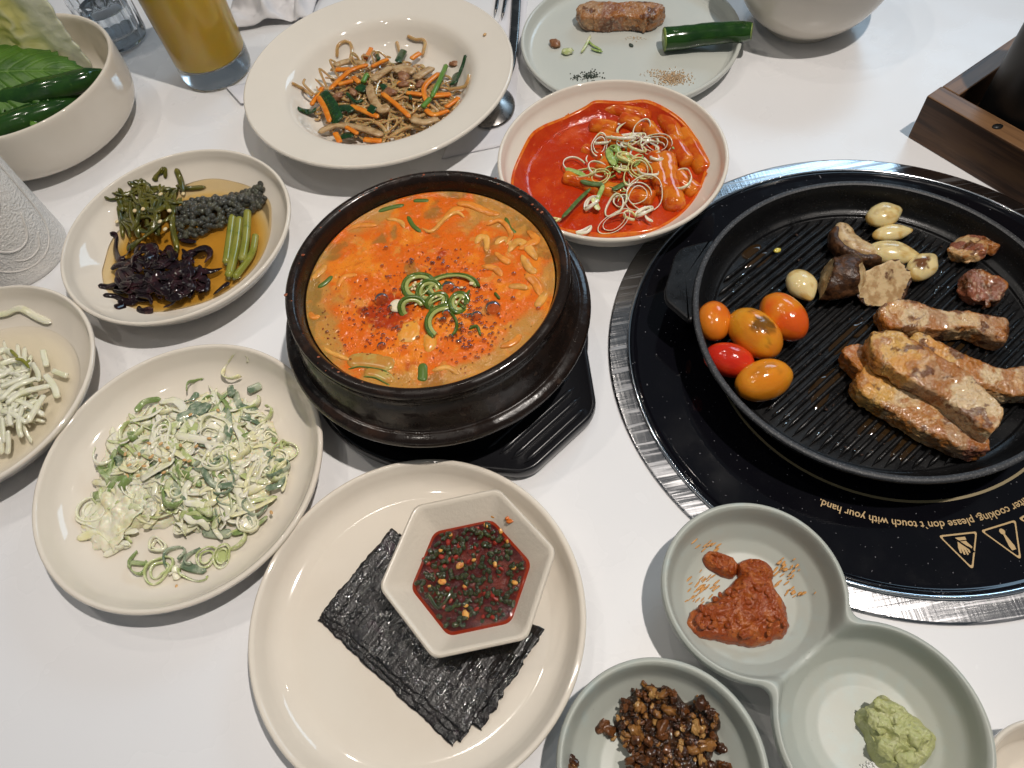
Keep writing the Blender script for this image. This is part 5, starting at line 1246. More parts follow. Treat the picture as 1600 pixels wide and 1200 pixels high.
# ------------------------------------------------------------------ pastes in the twin dishes
ZD = (860, 780, .4625)
def on_floor(Z, p, floor, lift=.0):
    z = .012
    for _ in range(14):
        q = zat(Z, p, z); z = .5*z+.5*(float(floor(q[0], q[1]))+lift)
    return zat(Z, p, z)
M_ssam = mat('red_bean_paste', (.28, .055, .010), .2, .5, coat=.0, sss=.15, sscale=.002, layers=[dict(scale=160, detail=4, lo=.45, hi=.62, col=(.38, .10, .018)), dict(scale=420, detail=3, lo=.58, hi=.7, col=(.16, .024, .006))], bumps=[dict(scale=420, detail=4, strength=.7, dist=.0014)])
M_stain = mat('orange_paste_stain', (.52, .24, .05), .4, .5)
ss = thing('red_bean_paste', zat(ZD, (650, 390), .007), 'lumpy reddish brown bean paste in the round well near the cooktop', 'paste')
def wmound(name, out, floor, H, mat_, par, seed, amp=.0022, sc=330, jag=.12, edge=3.5, hp=None, n=60, m=240):
    O = np.array([on_floor(ZD, p, floor, .002)[:2] for p in out])
    V, F, s = mound(O, lambda x, y: floor(x, y)-.0002, H, n, m, amp, sc, seed, edge, 4, jag, hp); return obj(name, V, F, mat_, par)
wmound('paste_lump', [(465, 385), (500, 365), (560, 335), (615, 280), (660, 235), (700, 225), (750, 255), (760, 300), (800, 360), (808, 430), (770, 470), (690, 505), (610, 490), (530, 470), (470, 430)], twin_floor, .0115, M_ssam, ss, 3, .0030, 210)
wmound('paste_lump', [(515, 200), (545, 175), (590, 185), (635, 220), (625, 265), (585, 260), (535, 235)], twin_floor, .0075, M_ssam, ss, 8, .0028, 260)
wmound('paste_lump', [(630, 225), (670, 200), (730, 215), (755, 265), (700, 290), (640, 275)], twin_floor, .0085, M_ssam, ss, 9, .0028, 260)
for i in range(70):
    x, y = U(480, 800), U(300, 490)
    if not inside((x, y), [(480, 380), (650, 240), (740, 260), (800, 430), (690, 495), (500, 450)]): continue
    p = on_floor(ZD, (x, y), twin_floor, .0105); s_ = U(.0010, .0022)
    V, F = blob(p, (s_*1.3, s_, s_*.7), rotm(0, 0, U(0, 3)), 10, 7, .4, 2, i); obj('bean_piece', V, F, M_ssam, ss)
parts = []
for cx, cy, sx_, sy_, n_ in [(520, 300, 30, 35, 30), (530, 160, 25, 10, 14), (790, 240, 28, 16, 34), (800, 300, 25, 12, 10), (870, 315, 25, 4, 7), (480, 330, 10, 20, 10)]:
    for _ in range(n_):
        p = on_floor(ZD, (cx+RNG.normal()*sx_, cy+RNG.normal()*sy_), twin_floor, .0003); w = U(.0002, .0007)
        parts.append(blob(p, (w*5, w, .00018), rotm(0, 0, .5+U(-.2, .2)), 8, 5))
V, F = join(parts); tag(obj('paste_stain', V, F, M_stain, ss), kind='stuff')

M_was = mat('pale_wasabi', (.44, .455, .20), .36, .5, sss=.25, sssr=(.8, 1, .4), sscale=.002, layers=[dict(scale=200, detail=4, lo=.45, hi=.65, col=(.50, .51, .27)), dict(scale=90, lo=.6, hi=.72, col=(.35, .35, .11))], bumps=[dict(scale=380, detail=4, strength=.7, dist=.0014)])
wa = thing('wasabi', zat(ZD, (1160, 800), .007), 'lump of pale green wasabi in the lower well of the twin dish', 'paste')
wmound('wasabi_lump', [(1030, 735), (1090, 690), (1125, 668), (1160, 690), (1230, 735), (1290, 800), (1270, 870), (1220, 925), (1140, 930), (1085, 880), (1060, 800)], twin_floor, .0145, M_was, wa, 5, .0048, 170, .16, 3.0)
for i, (x, y, s_) in enumerate([(1120, 700, .004), (1100, 760, .0045), (1180, 790, .005), (1130, 850, .0045), (1230, 810, .005), (1200, 880, .0045), (1160, 740, .004), (1260, 800, .0035), (1090, 730, .0035)]):
    V, F = blob(on_floor(ZD, (x, y), twin_floor, .0118), (s_*1.25, s_*.85, s_*.7), rotm(U(-.5, .5), U(-.5, .5), U(0, 3)), 22, 14, .55, 2.2, i+30); obj('wasabi_crumb', V, F, M_was, wa)
M_salt = mat('salt', (.78, .78, .76), .5, .5)
parts = [blob(on_floor(ZD, (1105+RNG.normal()*22, 905+RNG.normal()*9), twin_floor, .0006), (.0007, .0006, .0006), rotm(U(0, 1), U(0, 1), 0), 5, 4) for _ in range(160)]
V, F = join(parts); tag(obj('salt_pile', V, F, M_salt, loc=None), 'small pile of white salt beside the wasabi', 'salt')

M_nutbase = mat('dark_syrupy_paste', (.030, .012, .005), .12, .5, coat=.5, layers=[dict(scale=200, detail=4, lo=.45, hi=.65, col=(.085, .035, .010))], bumps=[dict(scale=300, detail=4, strength=.9, dist=.002)])
M_nut = [mat('chopped_nut', c, .22, .5, coat=.4, layers=[dict(scale=250, detail=4, lo=.45, hi=.62, col=d)], bumps=[dict(scale=500, detail=3, strength=.5, dist=.0008)]) for c, d in [((.26, .115, .028), (.11, .038, .010)), ((.13, .045, .012), (.05, .018, .006)), ((.40, .22, .07), (.20, .08, .022)), ((.045, .016, .006), (.09, .03, .009))]]
ZK = (860, 1010, .225)
nut = thing('nut_paste', zat(ZK, (850, 600), .007), 'dark sticky chopped nut paste in the bottom dish', 'paste')
no = [(480, 420), (560, 330), (690, 270), (800, 285), (870, 340), (940, 400), (1040, 365), (1090, 400), (1155, 500), (1170, 640), (1140, 780), (1150, 860), (1000, 960), (700, 960), (520, 860), (560, 740), (480, 650), (465, 520)]
O = np.array([on_floor(ZK, p, nut_floor, .002)[:2] for p in no])
V, F, s = mound(O, lambda x, y: nut_floor(x, y)-.0002, .0085, 40, 160, .0038, 230, 4, 3.0, 4, .15); obj('paste', V, F, M_nutbase, nut)
nb = []
for k in range(8):
    V, F = blob((0, 0, 0), (.0026*(1+.2*math.sin(k)), .0019, .0015), None, 14, 9, .75, 1.7, k+60)
    for mi in range(4):
        me = bpy.data.meshes.new('nut_piece'); me.from_pydata(V.tolist(), [], F.tolist()); me.polygons.foreach_set('use_smooth', [k % 2 == 0]*len(me.polygons)); me.materials.append(M_nut[mi]); nb.append(me)
def nutp(x, y, s_, k, mi, lift):
    p = on_floor(ZK, (x, y), nut_floor, lift); share('nut_piece', nb[(k % 8)*4+mi], nut, p, (U(-1, 1), U(-1, 1), U(0, 6.28)), (s_, s_, s_))
for i, (x, y, s_, mi) in enumerate([(820, 445, 1.6, 0), (600, 590, 1.7, 0), (775, 560, 1.6, 1), (1010, 560, 1.5, 2), (1040, 575, 1.3, 2), (920, 570, .8, 2), (880, 610, .7, 2), (1080, 690, 1.8, 0), (1000, 720, 1.3, 0), (1050, 790, 1.0, 2), (790, 330, 1.4, 0), (710, 325, 1.1, 2), (595, 415, .8, 2), (680, 660, 1.3, 1), (810, 720, 1.3, 1), (640, 790, 1.4, 1), (550, 800, 1.3, 1), (520, 430, .8, 1), (705, 415, .6, 2), (780, 620, 1.2, 1), (590, 650, 1.5, 1), (850, 330, 1.2, 1), (1040, 390, 1.6, 3), (1150, 500, .7, 0), (400, 580, 1.8, 1), (360, 560, 1.4, 1), (440, 640, .6, 2), (150, 790, 1.5, 3), (165, 830, 1.2, 0), (130, 840, 1.2, 1), (1185, 700, 1.5, 3), (1195, 830, 1.7, 1), (650, 262, .7, 0), (570, 300, .5, 3), (1020, 350, .4, 0)]):
    out = not inside((x, y), no); nutp(x, y, s_, i, mi, .0012 if out else .0098)
for i in range(210):
    while True:
        x, y = U(460, 1180), U(270, 960)
        if inside((x, y), no): break
    nutp(x, y, U(.35, 1.15), i, int(RNG.choice(4, p=[.2, .35, .07, .38])), U(.005, .0105))

# ------------------------------------------------------------------ food on the grill pan
ZG = (1050, 280, 550/1500)
TOPZ = PF+.0029
M_tom = mat('roasted_tomato', (.8, .2, .02), .14, .5, coat=.4, vcol=True, sss=.2, sssr=(1, .3, .05), sscale=.003, bumps=[dict(scale=210, detail=3, strength=.3, dist=.0009), dict(scale=700, detail=2, strength=.12, dist=.0004)])
def tomato(x, y, ln, wd, ang, c1, c2, char, label, seed):
    lift = wd*.92
    p = zat(ZG, (x, y), TOPZ+lift)
    d = zat(ZG, (x+math.cos(ang)*50, y+math.sin(ang)*50), TOPZ+lift)-p; rz = math.atan2(d[1], d[0])
    V, F = blob((0, 0, 0), (1, 1, 1), None, 40, 26)
    u = V[:, 0].copy()
    amp = 1+.03*fbm(V, 1.5, 2, seed)+.012*fbm(V, 7, 2, seed+3)*sstep(V[:, 2], .1, .9)
    V = V*amp[:, None]*np.array([ln, wd, wd])
    V[:, 2] = np.where(V[:, 2] < 0, V[:, 2]*.92, V[:, 2])
    f = fbm(V*1000, .09, 3, seed); g = sstep(f+.35*u, -.35, .45)[:, None]
    col = np.array(c1)*(1-g)+np.array(c2)*g
    if char:
        cc = sstep(fbm(V*1000, .16, 3, seed+7)-1.4*np.hypot(V[:, 0]/ln-.15, V[:, 1]/wd-.15)+.72, .1, .45)[:, None]*char
        col = col*(1-cc)+np.array((.10, .045, .008))*cc
    tip = sstep(np.abs(u), .965, .99)[:, None]*(u < 0)[:, None]; col = col*(1-tip)+np.array((.12, .06, .01))*tip
    V = V@rotm(0, 0, rz).T+p
    tag(obj('cherry_tomato', V, F, M_tom, cols=col), label, 'tomato', 'roasted cherry tomatoes on the grill pan')
tomato(178, 604, .0152, .0120, 1.55, (.66, .15, .012), (.72, .21, .015), 0, 'small orange cherry tomato nearest the pan rim', 1)
tomato(352, 658, .0212, .0150, .75, (.70, .30, .018), (.66, .22, .015), .85, 'yellow orange cherry tomato with a charred top, middle of the five', 2)
tomato(475, 587, .0196, .0142, .80, (.70, .22, .015), (.68, .10, .010), 0, 'orange red cherry tomato nearest the garlic clove', 3)
tomato(243, 772, .0168, .0118, .25, (.58, .022, .008), (.62, .045, .012), .15, 'bright red cherry tomato among the orange ones', 4)
tomato(390, 858, .0196, .0136, -.35, (.68, .22, .012), (.70, .27, .02), .25, 'orange cherry tomato with wrinkled top, lowest of the five', 5)

M_gar = mat('grilled_garlic', (.7, .58, .3), .18, .5, coat=.4, vcol=True, sss=.35, sssr=(1, .7, .3), sscale=.004, bumps=[dict(scale=300, strength=.08, dist=.0005)])
def clove(x, y, ln, wd, ang, brown, label, seed, flatz=.75):
    p = zat(ZG, (x, y), TOPZ+wd*flatz)
    d = zat(ZG, (x+math.cos(ang)*50, y+math.sin(ang)*50), TOPZ)-zat(ZG, (x, y), TOPZ); rz = math.atan2(d[1], d[0])
    V, F = blob((0, 0, 0), (1, 1, 1), None, 32, 22)
    u = V[:, 0]; tap = 1-.38*sstep(u, .1, 1.0)
    a = V[:, 1]*tap; b = V[:, 2]*tap; b = b+.10*(1-u**2)
    V2 = np.c_[u*ln, a*wd, b*wd*flatz]; V2 *= (1+.03*fbm(V, 1.6, 2, seed))[:, None]
    col = np.tile(np.array((.74, .60, .30)), (len(V), 1))
    f = fbm(V2*1000, .13, 3, seed)
    e = sstep(f+.9*sstep(np.abs(u), .7, 1)*.8, .15, .5)[:, None]*.8; col = col*(1-e)+np.array((.52, .30, .06))*e
    if brown:
        cc = sstep(fbm(V2*1000, .2, 3, seed+5)-1.5*np.hypot(u+.25, V[:, 1]-.1)+.65, .05, .45)[:, None]*brown; col = col*(1-cc)+np.array((.13, .035, .008))*cc
    V2 = V2@rotm(0, 0, rz).T+p
    tag(obj('garlic_clove', V2, F, M_gar, cols=col), label, 'garlic', 'grilled garlic cloves on the pan')
clove(905, 153, .0148, .0100, -.35, .3, 'pale grilled garlic clove farthest up the pan', 1)
clove(940, 230, .0152, .0070, -.15, .35, 'slim garlic clove with golden side, second from the top', 2)
clove(938, 318, .0190, .0100, .1, .3, 'large pale garlic clove beside the curved mushroom slice', 3)
clove(1068, 372, .0150, .0096, -.75, .95, 'garlic clove with a brown burnt spot', 4)
clove(553, 455, .0140, .0104, 1.0, .1, 'pale garlic clove on its own left of the mushrooms', 5)
c = zat(ZG, (449, 303), TOPZ+.0006); V, F = blob(c, (.0030, .0021, .0010), rotm(0, 0, .2), 14, 8, .1, 2, 1); tag(obj('chili_seed', V, F, M_gar, cols=np.tile((.62, .5, .08), (len(V), 1))), 'tiny yellow seed lying alone on the pan ridges', 'seed')

M_cap = mat('charred_mushroom_cap', (.042, .018, .008), .35, .5, layers=[dict(scale=220, detail=4, lo=.45, hi=.62, col=(.10, .042, .016)), dict(scale=150, lo=.6, hi=.72, col=(.014, .007, .006), offs=3)], bumps=[dict(scale=260, detail=4, strength=.7, dist=.0014), dict(kind='voronoi', scale=210, strength=.5, dist=.0014)])
M_flesh = mat('mushroom_flesh', (.60, .44, .24), .3, .5, sss=.15, sscale=.002, layers=[dict(scale=130, detail=4, lo=.42, hi=.62, col=(.38, .23, .10)), dict(scale=90, lo=.56, hi=.70, col=(.13, .055, .025), offs=2)], bumps=[dict(scale=300, detail=4, strength=.5, dist=.001)])
def mushroom(x, y, r, hgt, cut, ang, tilt, label, seed, z=0.0, second=None):
    "cap cut by upright planes; cut faces show pale flesh"
    bm = bmesh.new(); bmesh.ops.create_uvsphere(bm, u_segments=40, v_segments=24, radius=1)
    planes = [((0, 0, -.25), (0, 0, -1))]+cut
    for co, no_ in planes:
        g = bm.verts[:]+bm.edges[:]+bm.faces[:]
        res = bmesh.ops.bisect_plane(bm, geom=g, plane_co=co, plane_no=no_, clear_outer=True)
        ed = [e for e in res['geom_cut'] if isinstance(e, bmesh.types.BMEdge)]
        rf_ = bmesh.ops.contextual_create(bm, geom=ed)
        for f in rf_['faces']: f.material_index = 1
    fl = [f for f in bm.faces if f.material_index == 1]
    bmesh.ops.triangulate(bm, faces=fl)
    for _ in range(3):
        fl = [f for f in bm.faces if f.material_index == 1]
        bmesh.ops.subdivide_edges(bm, edges=list({e for f in fl for e in f.edges if all(q.material_index == 1 for q in e.link_faces)}), cuts=1, use_grid_fill=False)
        bmesh.ops.triangulate(bm, faces=[f for f in bm.faces if len(f.verts) > 4 or f.material_index == 1])
    bm.verts.ensure_lookup_table()
    V = np.array([v.co[:] for v in bm.verts]); F = [tuple(v.index for v in f.verts) for f in bm.faces]; fm_ = [f.material_index for f in bm.faces]
    bm.free()
    fa = np.array(fm_); bv_ = sorted({v for f, q in zip(F, fm_) if q == 0 for v in f} & {v for f, q in zip(F, fm_) if q == 1 for v in f})
    B_ = V[bv_]
    for i_, f in enumerate(F):
        if fm_[i_] == 1:
            c_ = V[list(f)].mean(0); d_ = np.linalg.norm(B_-c_, axis=1).min()
            if d_ < .10+.07*noise(c_[None], 3.0, seed)[0]: fm_[i_] = 0
    V = V*(1+.22*fbm(V, 1.3, 3, seed)+.10*fbm(V, 4, 3, seed+2))[:, None]*np.array([r, r*.8, hgt])
    V = V@rotm(tilt[0], tilt[1], 0).T@rotm(0, 0, ang).T; V[:, 2] -= V[:, 2].min()
    p = zat(ZG, (x, y), TOPZ+z+.004); V[:, :2] -= V[:, :2].mean(0); V = V+np.array([p[0], p[1], TOPZ+z-.0006])
    tag(obj('mushroom_piece', V, F, [M_cap, M_flesh], fmat=fm_), label, 'mushroom', 'grilled shiitake pieces on the pan')
mushroom(700, 440, .0245, .0170, [((-.30, 0, 0), (-1, .12, .35)), ((.0, .62, 0), (.1, 1, 0)), ((.75, 0, 0), (1, -.2, .1))], -.25, (-.25, -.25), 'dark mushroom piece standing with its wrinkled cap outward', 3)
mushroom(893, 455, .0215, .0160, [((0, -.05, .18), (-.25, -.45, 1)), ((0, .55, 0), (.1, 1, 0))], .35, (.12, .05), 'mushroom piece lying with its pale cut side up', 5)
# curved slice: pale band with a dark rolled cap edge
q = [(705, 215), (725, 275), (790, 325), (870, 352)]
ms = thing('mushroom_slice', zat(ZG, (790, 320), TOPZ), 'curved mushroom slice with dark cap edge beside the large garlic', 'mushroom', 'grilled shiitake pieces on the pan')
P = cr([zat(ZG, p, TOPZ+.0085) for p in q], 30); w = np.interp(np.linspace(0, 1, 30), [0, .15, .5, .85, 1], [.003, .0075, .0095, .007, .003])
V, F = tube(P+np.array([.004, .0045, 0]), w, .0058*endround(30, .2), 14, twist=.35, power=2.6); V += .0009*np.c_[fbm(V, 160, 3, 1), fbm(V, 160, 3, 2), fbm(V, 160, 3, 3)]; obj('flesh', V, F, M_flesh, ms)
P2 = cr([zat(ZG, p, TOPZ+.0075) for p in [(700, 212), (688, 265), (725, 312), (800, 350), (895, 352)]], 34)
V, F = tube(P2, .0042*endround(34, .12), .0072*endround(34, .12), 12); V += .0008*np.c_[fbm(V, 200, 3, 4), fbm(V, 200, 3, 5), fbm(V, 200, 3, 6)]; obj('cap_edge', V, F, M_cap, ms)

M_pork = mat('grilled_pork', (.6, .4, .2), .13, .6, coat=.35, vcol=True, sss=.1, sssr=(1, .4, .2), sscale=.003, rlayer=dict(scale=200, rough=.36, lo=.45, hi=.6),
    layers=[dict(scale=900, detail=2, lo=.68, hi=.76, col=(.10, .03, .01), amt=.2)], bumps=[dict(scale=620, detail=3, strength=.75, dist=.0010), dict(scale=240, detail=3, strength=.35, dist=.0012)])
def pork(Z, q, hw, ht, zb, label, seed, bands, cat='pork', sear=.5, parent=None, name='pork_strip', lean=0.0, taper=(.75, 1, 1, .8), group='grilled pork strips on the pan', amp=1.0, n=280, m=100):
    """strip of belly: bands = list of (t0, t1, rgb) along the length"""
    zm = zb+ht
    P = cr([zat(Z, (p[0], p[1]), zm+(p[2] if len(p) > 2 else 0)) for p in q], n)
    t = np.linspace(0, 1, n)
    w = hw*np.interp(t, np.linspace(0, 1, len(taper)), taper)*endround(n, .055, .38); h = ht*endround(n, .05, .38)
    V, F = tube(P, w*(1+.12*noise(np.c_[t*7, t*0, t*0], 1, seed)), h, m, power=7.5, twist=lean)
    tt = np.r_[np.repeat(t, m), 0, 1]
    base = V.copy()
    d = np.c_[fbm(base, 80, 3, seed), fbm(base, 80, 3, seed+11), fbm(base, 80, 3, seed+23)]*.0019*amp+np.c_[fbm(base, 300, 4, seed+31), fbm(base, 300, 4, seed+37), fbm(base, 300, 4, seed+41)]*.0010*amp
    V = V+d
    cav = d[:, 2]
    V[:, 2] = np.maximum(V[:, 2], zb-.0004)
    # colours: layers along the strip, browned where the surface touched the iron
    tw = tt+.05*fbm(base, 110, 4, seed+3)
    col = np.zeros((len(V), 3)); wsum = np.zeros((len(V), 1))
    for t0, t1, c_ in bands:
        b = (sstep(tw, t0-.02, t0+.02)*(1-sstep(tw, t1-.02, t1+.02)))[:, None]+1e-6; col += b*np.array(c_); wsum += b
    col /= wsum
    cx_, sx_ = rrect(m); edge = sstep(np.r_[np.tile(np.abs(cx_*sx_), n), 0, 0], .62, .86)
    def bl(col, w, c): w = np.clip(w, 0, 1)[:, None]; return col*(1-w)+np.array(c)*w
    g = fbm(base, 60, 4, seed+61)
    col = col*(1-.6*sstep(g, -.15, .3)[:, None])+col*np.array((.94, .62, .30))*.6*sstep(g, -.15, .3)[:, None]
    f = fbm(base, 95, 5, seed+51)+.16*edge+.10*sear; col = bl(col, sstep(f+.12*edge, .08, .30)*.85, (.36, .125, .018))
    dk = fbm(base, 130, 5, seed+71)+.16*edge+.16*sear; col = bl(col, sstep(dk, .31, .45)*.88, (.115, .034, .007))
    col = bl(col, sstep(fbm(base, 650, 3, seed+81)+.25*fbm(base, 90, 2, seed+82), .22, .42)*.35, (.19, .06, .014))
    col = bl(col, sstep(fbm(base, 520, 3, seed+91)+.2*fbm(base, 70, 2, seed+92), .2, .45)*.3, (.70, .56, .38))
    if parent is None:
        o = obj(name, V, F, M_pork, cols=col); tag(o, label, cat, group); return o
    return obj(name, V, F, M_pork, parent, cols=col)
FAT = (.62, .36, .10); FAT2 = (.62, .45, .25); MEAT = (.42, .24, .12); SKIN = (.42, .16, .03); PINK = (.30, .12, .08)
pork(ZG, [(880, 615), (960, 600), (1060, 615), (1150, 625), (1250, 625), (1340, 650), (1425, 672)], .0102, .0078, TOPZ, 'long bent pork strip lying alone above the stack', 1, [(0, .06, SKIN), (.06, .35, FAT2), (.35, .5, MEAT), (.5, .72, FAT2), (.72, 1.1, MEAT)], taper=(.9, 1.25, 1.05, .8, .75, .95, .9), sear=.45)
pork(ZG, [(985, 700), (1090, 760), (1200, 815), (1300, 855), (1400, 880), (1500, 880), (1600, 905)], .0105, .0078, TOPZ, 'pork strip at the back of the stack running to the right edge', 2, [(0, .3, FAT), (.3, .5, SKIN), (.5, .8, FAT2), (.8, 1.1, MEAT)], taper=(.9, .9, .95, .9, 1, 1), sear=.6)
pork(ZG, [(745, 800), (800, 780), (900, 790), (980, 815)], .0100, .0072, TOPZ, 'pork end poking out left beneath the stack', 3, [(0, .4, SKIN), (.4, 1.1, FAT)], taper=(.8, 1, 1, .9), sear=.5, n=110)
pork(ZG, [(775, 850), (840, 880), (930, 930), (1010, 985), (1080, 1040), (1180, 1095), (1270, 1120), (1335, 1125)], .0112, .0080, TOPZ, 'front pork strip, lowest of the stack, golden at its left end', 4, [(0, .3, FAT), (.3, .62, FAT2), (.62, .8, MEAT), (.8, 1.1, PINK)], taper=(.8, 1.15, 1.1, 1, .95, .9, .9, .75), sear=.45)
pork(ZG, [(835, 745, .001), (920, 745, .002), (1010, 790, .002), (1100, 845, .001), (1190, 900), (1270, 975), (1330, 1030), (1380, 1055)], .0128, .0078, TOPZ+.0135, 'thick pork strip lying on top of the stack', 5, [(0, .33, FAT), (.33, .37, FAT2), (.37, .53, MEAT), (.53, 1.1, FAT2)], taper=(.95, 1.2, 1.15, 1.05, 1, .95, .9, .8), sear=.30)
pork(ZG, [(1215, 340), (1260, 300), (1310, 270), (1390, 300)], .0100, .0042, TOPZ, 'curled pink streaky pork scrap near the far rim', 6, [(0, .2, FAT2), (.2, .4, PINK), (.4, .55, FAT2), (.55, 1.1, PINK)], taper=(.7, 1.2, 1.0, .7), sear=.0, n=110, lean=.5)
pork(ZG, [(1250, 500), (1300, 470), (1360, 480), (1405, 505)], .0105, .0050, TOPZ, 'small browned pork scrap below the pink one', 7, [(0, .35, PINK), (.35, 1.1, (.24, .09, .05))], taper=(.6, 1.25, 1.2, .7), sear=.65, n=110, lean=-.3)

# ------------------------------------------------------------------ on the mint plate
mf = mint_plate.floor
pork((740, 0, 1/3), [(490, 95), (560, 75), (650, 80), (740, 75), (830, 80), (868, 95)], .0125, .0085, .0078, 'browned pork piece left on the mint plate', 8, [(0, .3, MEAT), (.3, .5, (.30, .14, .08)), (.5, .8, MEAT), (.8, 1.1, (.36, .19, .10))], sear=.42, group=None, name='pork_piece', taper=(.75, 1.1, .95, 1.1, 1.1, .9))
M_pep = mat('green_pepper_skin', (.020, .068, .010), .14, .5, coat=.4, layers=[dict(scale=70, lo=.4, hi=.65, col=(.012, .045, .009)), dict(scale=90, lo=.62, hi=.75, col=(.05, .11, .018))], bumps=[dict(scale=90, strength=.12, dist=.001)])
M_pepin = mat('green_pepper_flesh', (.25, .34, .09), .3, .5, sss=.2, sscale=.002)
zp = (740, 0, 1/3)
cp_ = thing('cut_chili', zat(zp, (1090, 165), .008), 'cut piece of dark green chili leaning over the mint plate rim', 'chili')
P = cr([zat(zp, p, z) for p, z in [((895, 185), .0195), ((980, 175), .0195), ((1100, 160), .0215), ((1220, 150), .0245), ((1302, 148), .0265)]], 40)
r_ = np.interp(np.linspace(0, 1, 40), [0, .1, .5, .85, 1], [.0112, .0112, .0105, .0092, .0078])
V, F = tube(P, r_, r_*.95, 24); V += .0006*np.c_[fbm(V, 80, 2, 1), fbm(V, 80, 2, 2), fbm(V, 80, 2, 3)]; obj('skin', V[:-2], [f for f in F if max(f) < len(V)-2], M_pep, cp_)
for i, s_ in ((0, -1), (-1, 1)):
    d = (P[1]-P[0]) if i == 0 else (P[-1]-P[-2]); d /= np.linalg.norm(d)
    V, F = tube(cr([P[i]-d*.0006, P[i]+d*.0006], 4), r_[i]*.96, r_[i]*.92, 20); obj('cut_face', V, F, M_pepin, cp_)
def crumb(name, x, y, rad, ma, label, cat, z=.0075, seed=1, amp=.4):
    V, F = blob(zat(zp, (x, y), z+rad[2]*.8), rad, rotm(0, 0, seed), 18, 11, amp, 2, seed); tag(obj(name, V, F, ma), label, cat)
crumb('meat_crumb', 382, 202, (.0062, .0046, .0036), M_beef, 'small brown meat crumb on the left of the mint plate', 'crumb', seed=2)
crumb('scallion_bit', 442, 242, (.0058, .0042, .0028), MS[4], 'pale green scallion bit on the mint plate', 'scallion', seed=3)
st_ = thing('scallion_sprig', zat(zp, (530, 215), .008), 'thin branching green sprig on the mint plate', 'scallion')
for q, w in [([(548, 165), (530, 205), (505, 245)], .0016), ([(535, 190), (560, 212), (600, 235)], .0013), ([(550, 228), (580, 238), (605, 242)], .0012)]:
    P = cr([zat(zp, p, .0095) for p in q], 14); V, F = tube(P, w*endround(14, .2), w*.6, 7); obj('stalk', V, F, MS[4] if w > .0015 else M_scg, st_)
def powder(name, c, sx_, sy_, n_, ma, label, s0, s1, lift=.0006, shear=0):
    parts = []
    for _ in range(n_):
        a, b = RNG.normal(), RNG.normal()
        x, y = c[0]+a*sx_, c[1]+b*sy_+shear*a
        h = .0022*math.exp(-(a*a+b*b))*lift/.0006
        q = zat(zp, (x, y), .0076); q = zat(zp, (x, y), float(mf(q[0], q[1]))+.0004+h*RNG.random()); w = U(s0, s1)
        parts.append(blob(q, (w, w*.8, w*.7), rotm(U(0, 1), 0, U(0, 3)), 5, 4))
    V, F = join(parts); tag(obj(name, V, F, ma), label, 'seasoning')
M_pw = mat('tan_powder', (.56, .38, .22), .7, .3, layers=[dict(scale=700, lo=.5, hi=.65, col=(.70, .56, .38))])
M_dk = mat('dark_herb_flakes', (.045, .060, .045), .6)
powder('soybean_powder', (935, 365), 36, 17, 420, M_pw, 'small heap of tan powder on the mint plate', .0005, .0009)
powder('soybean_powder', (850, 340), 30, 9, 60, M_pw, 'thin scatter of tan powder left of the powder heap', .0003, .0006, .0001)
powder('herb_salt', (545, 355), 26, 9, 110, M_dk, 'dark herb flakes scattered on the mint plate', .0005, .0011, .0002)
powder('herb_salt', (480, 365), 16, 8, 40, M_dk, 'sparser dark flakes left of the herb scatter', .0004, .0008, .0001)
crumb('dark_fleck', 738, 212, (.0030, .0017, .0010), M_dk, 'tiny dark fleck in the middle of the mint plate', 'crumb', seed=5)
powder('oil_stain', (755, 178), 22, 5, 40, M_pw, 'faint tan crumbs below the pork piece on the mint plate', .0003, .0006, .0001)

# ------------------------------------------------------------------ leaves and chilies in the deep bowl
def chili(q, r0, label, seed):
    c_ = thing('green_chili', zat((0, 0, 1), q[0][:2], q[0][2]), label, 'chili', 'whole green chilies in the deep bowl')
    n = 60; P = cr([at(*p) for p in q], n)
    r_ = r0*np.interp(np.linspace(0, 1, n), [0, .03, .15, .6, .85, .97, 1], [.45, .8, .97, 1, .8, .35, .05])
    V, F = tube(P, r_*(1+.05*noise(np.c_[np.linspace(0, 6, n), np.zeros(n), np.zeros(n)], 1, seed)), r_*.94, 24); V += .0008*np.c_[fbm(V, 45, 2, seed), fbm(V, 45, 2, seed+1), fbm(V, 45, 2, seed+2)]
    obj('pod', V, F, M_pep, c_)
    d = P[0]-P[1]; d /= np.linalg.norm(d)
    V, F = tube(cr([P[0]+d*.016+np.array([0, 0, .004]), P[0]+d*.006, P[0]-d*.002], 10), np.linspace(.0022, .0045, 10), None, 10); obj('stalk', V, F, M_stem, c_)
chili([(-150, 175, .052), (-60, 166, .054), (40, 150, .056), (115, 130, .055), (168, 112, .050)], .0128, 'upper dark green chili resting across the deep bowl', 1)
chili([(-120, 232, .046), (-40, 212, .047), (30, 190, .047), (90, 170, .043), (140, 150, .036)], .0125, 'lower dark green chili nearest the bowl front', 4)
chili([(-110, 262, .038), (-30, 240, .036), (30, 222, .032), (80, 205, .027)], .0105, 'third green chili half hidden below the lower one', 7)
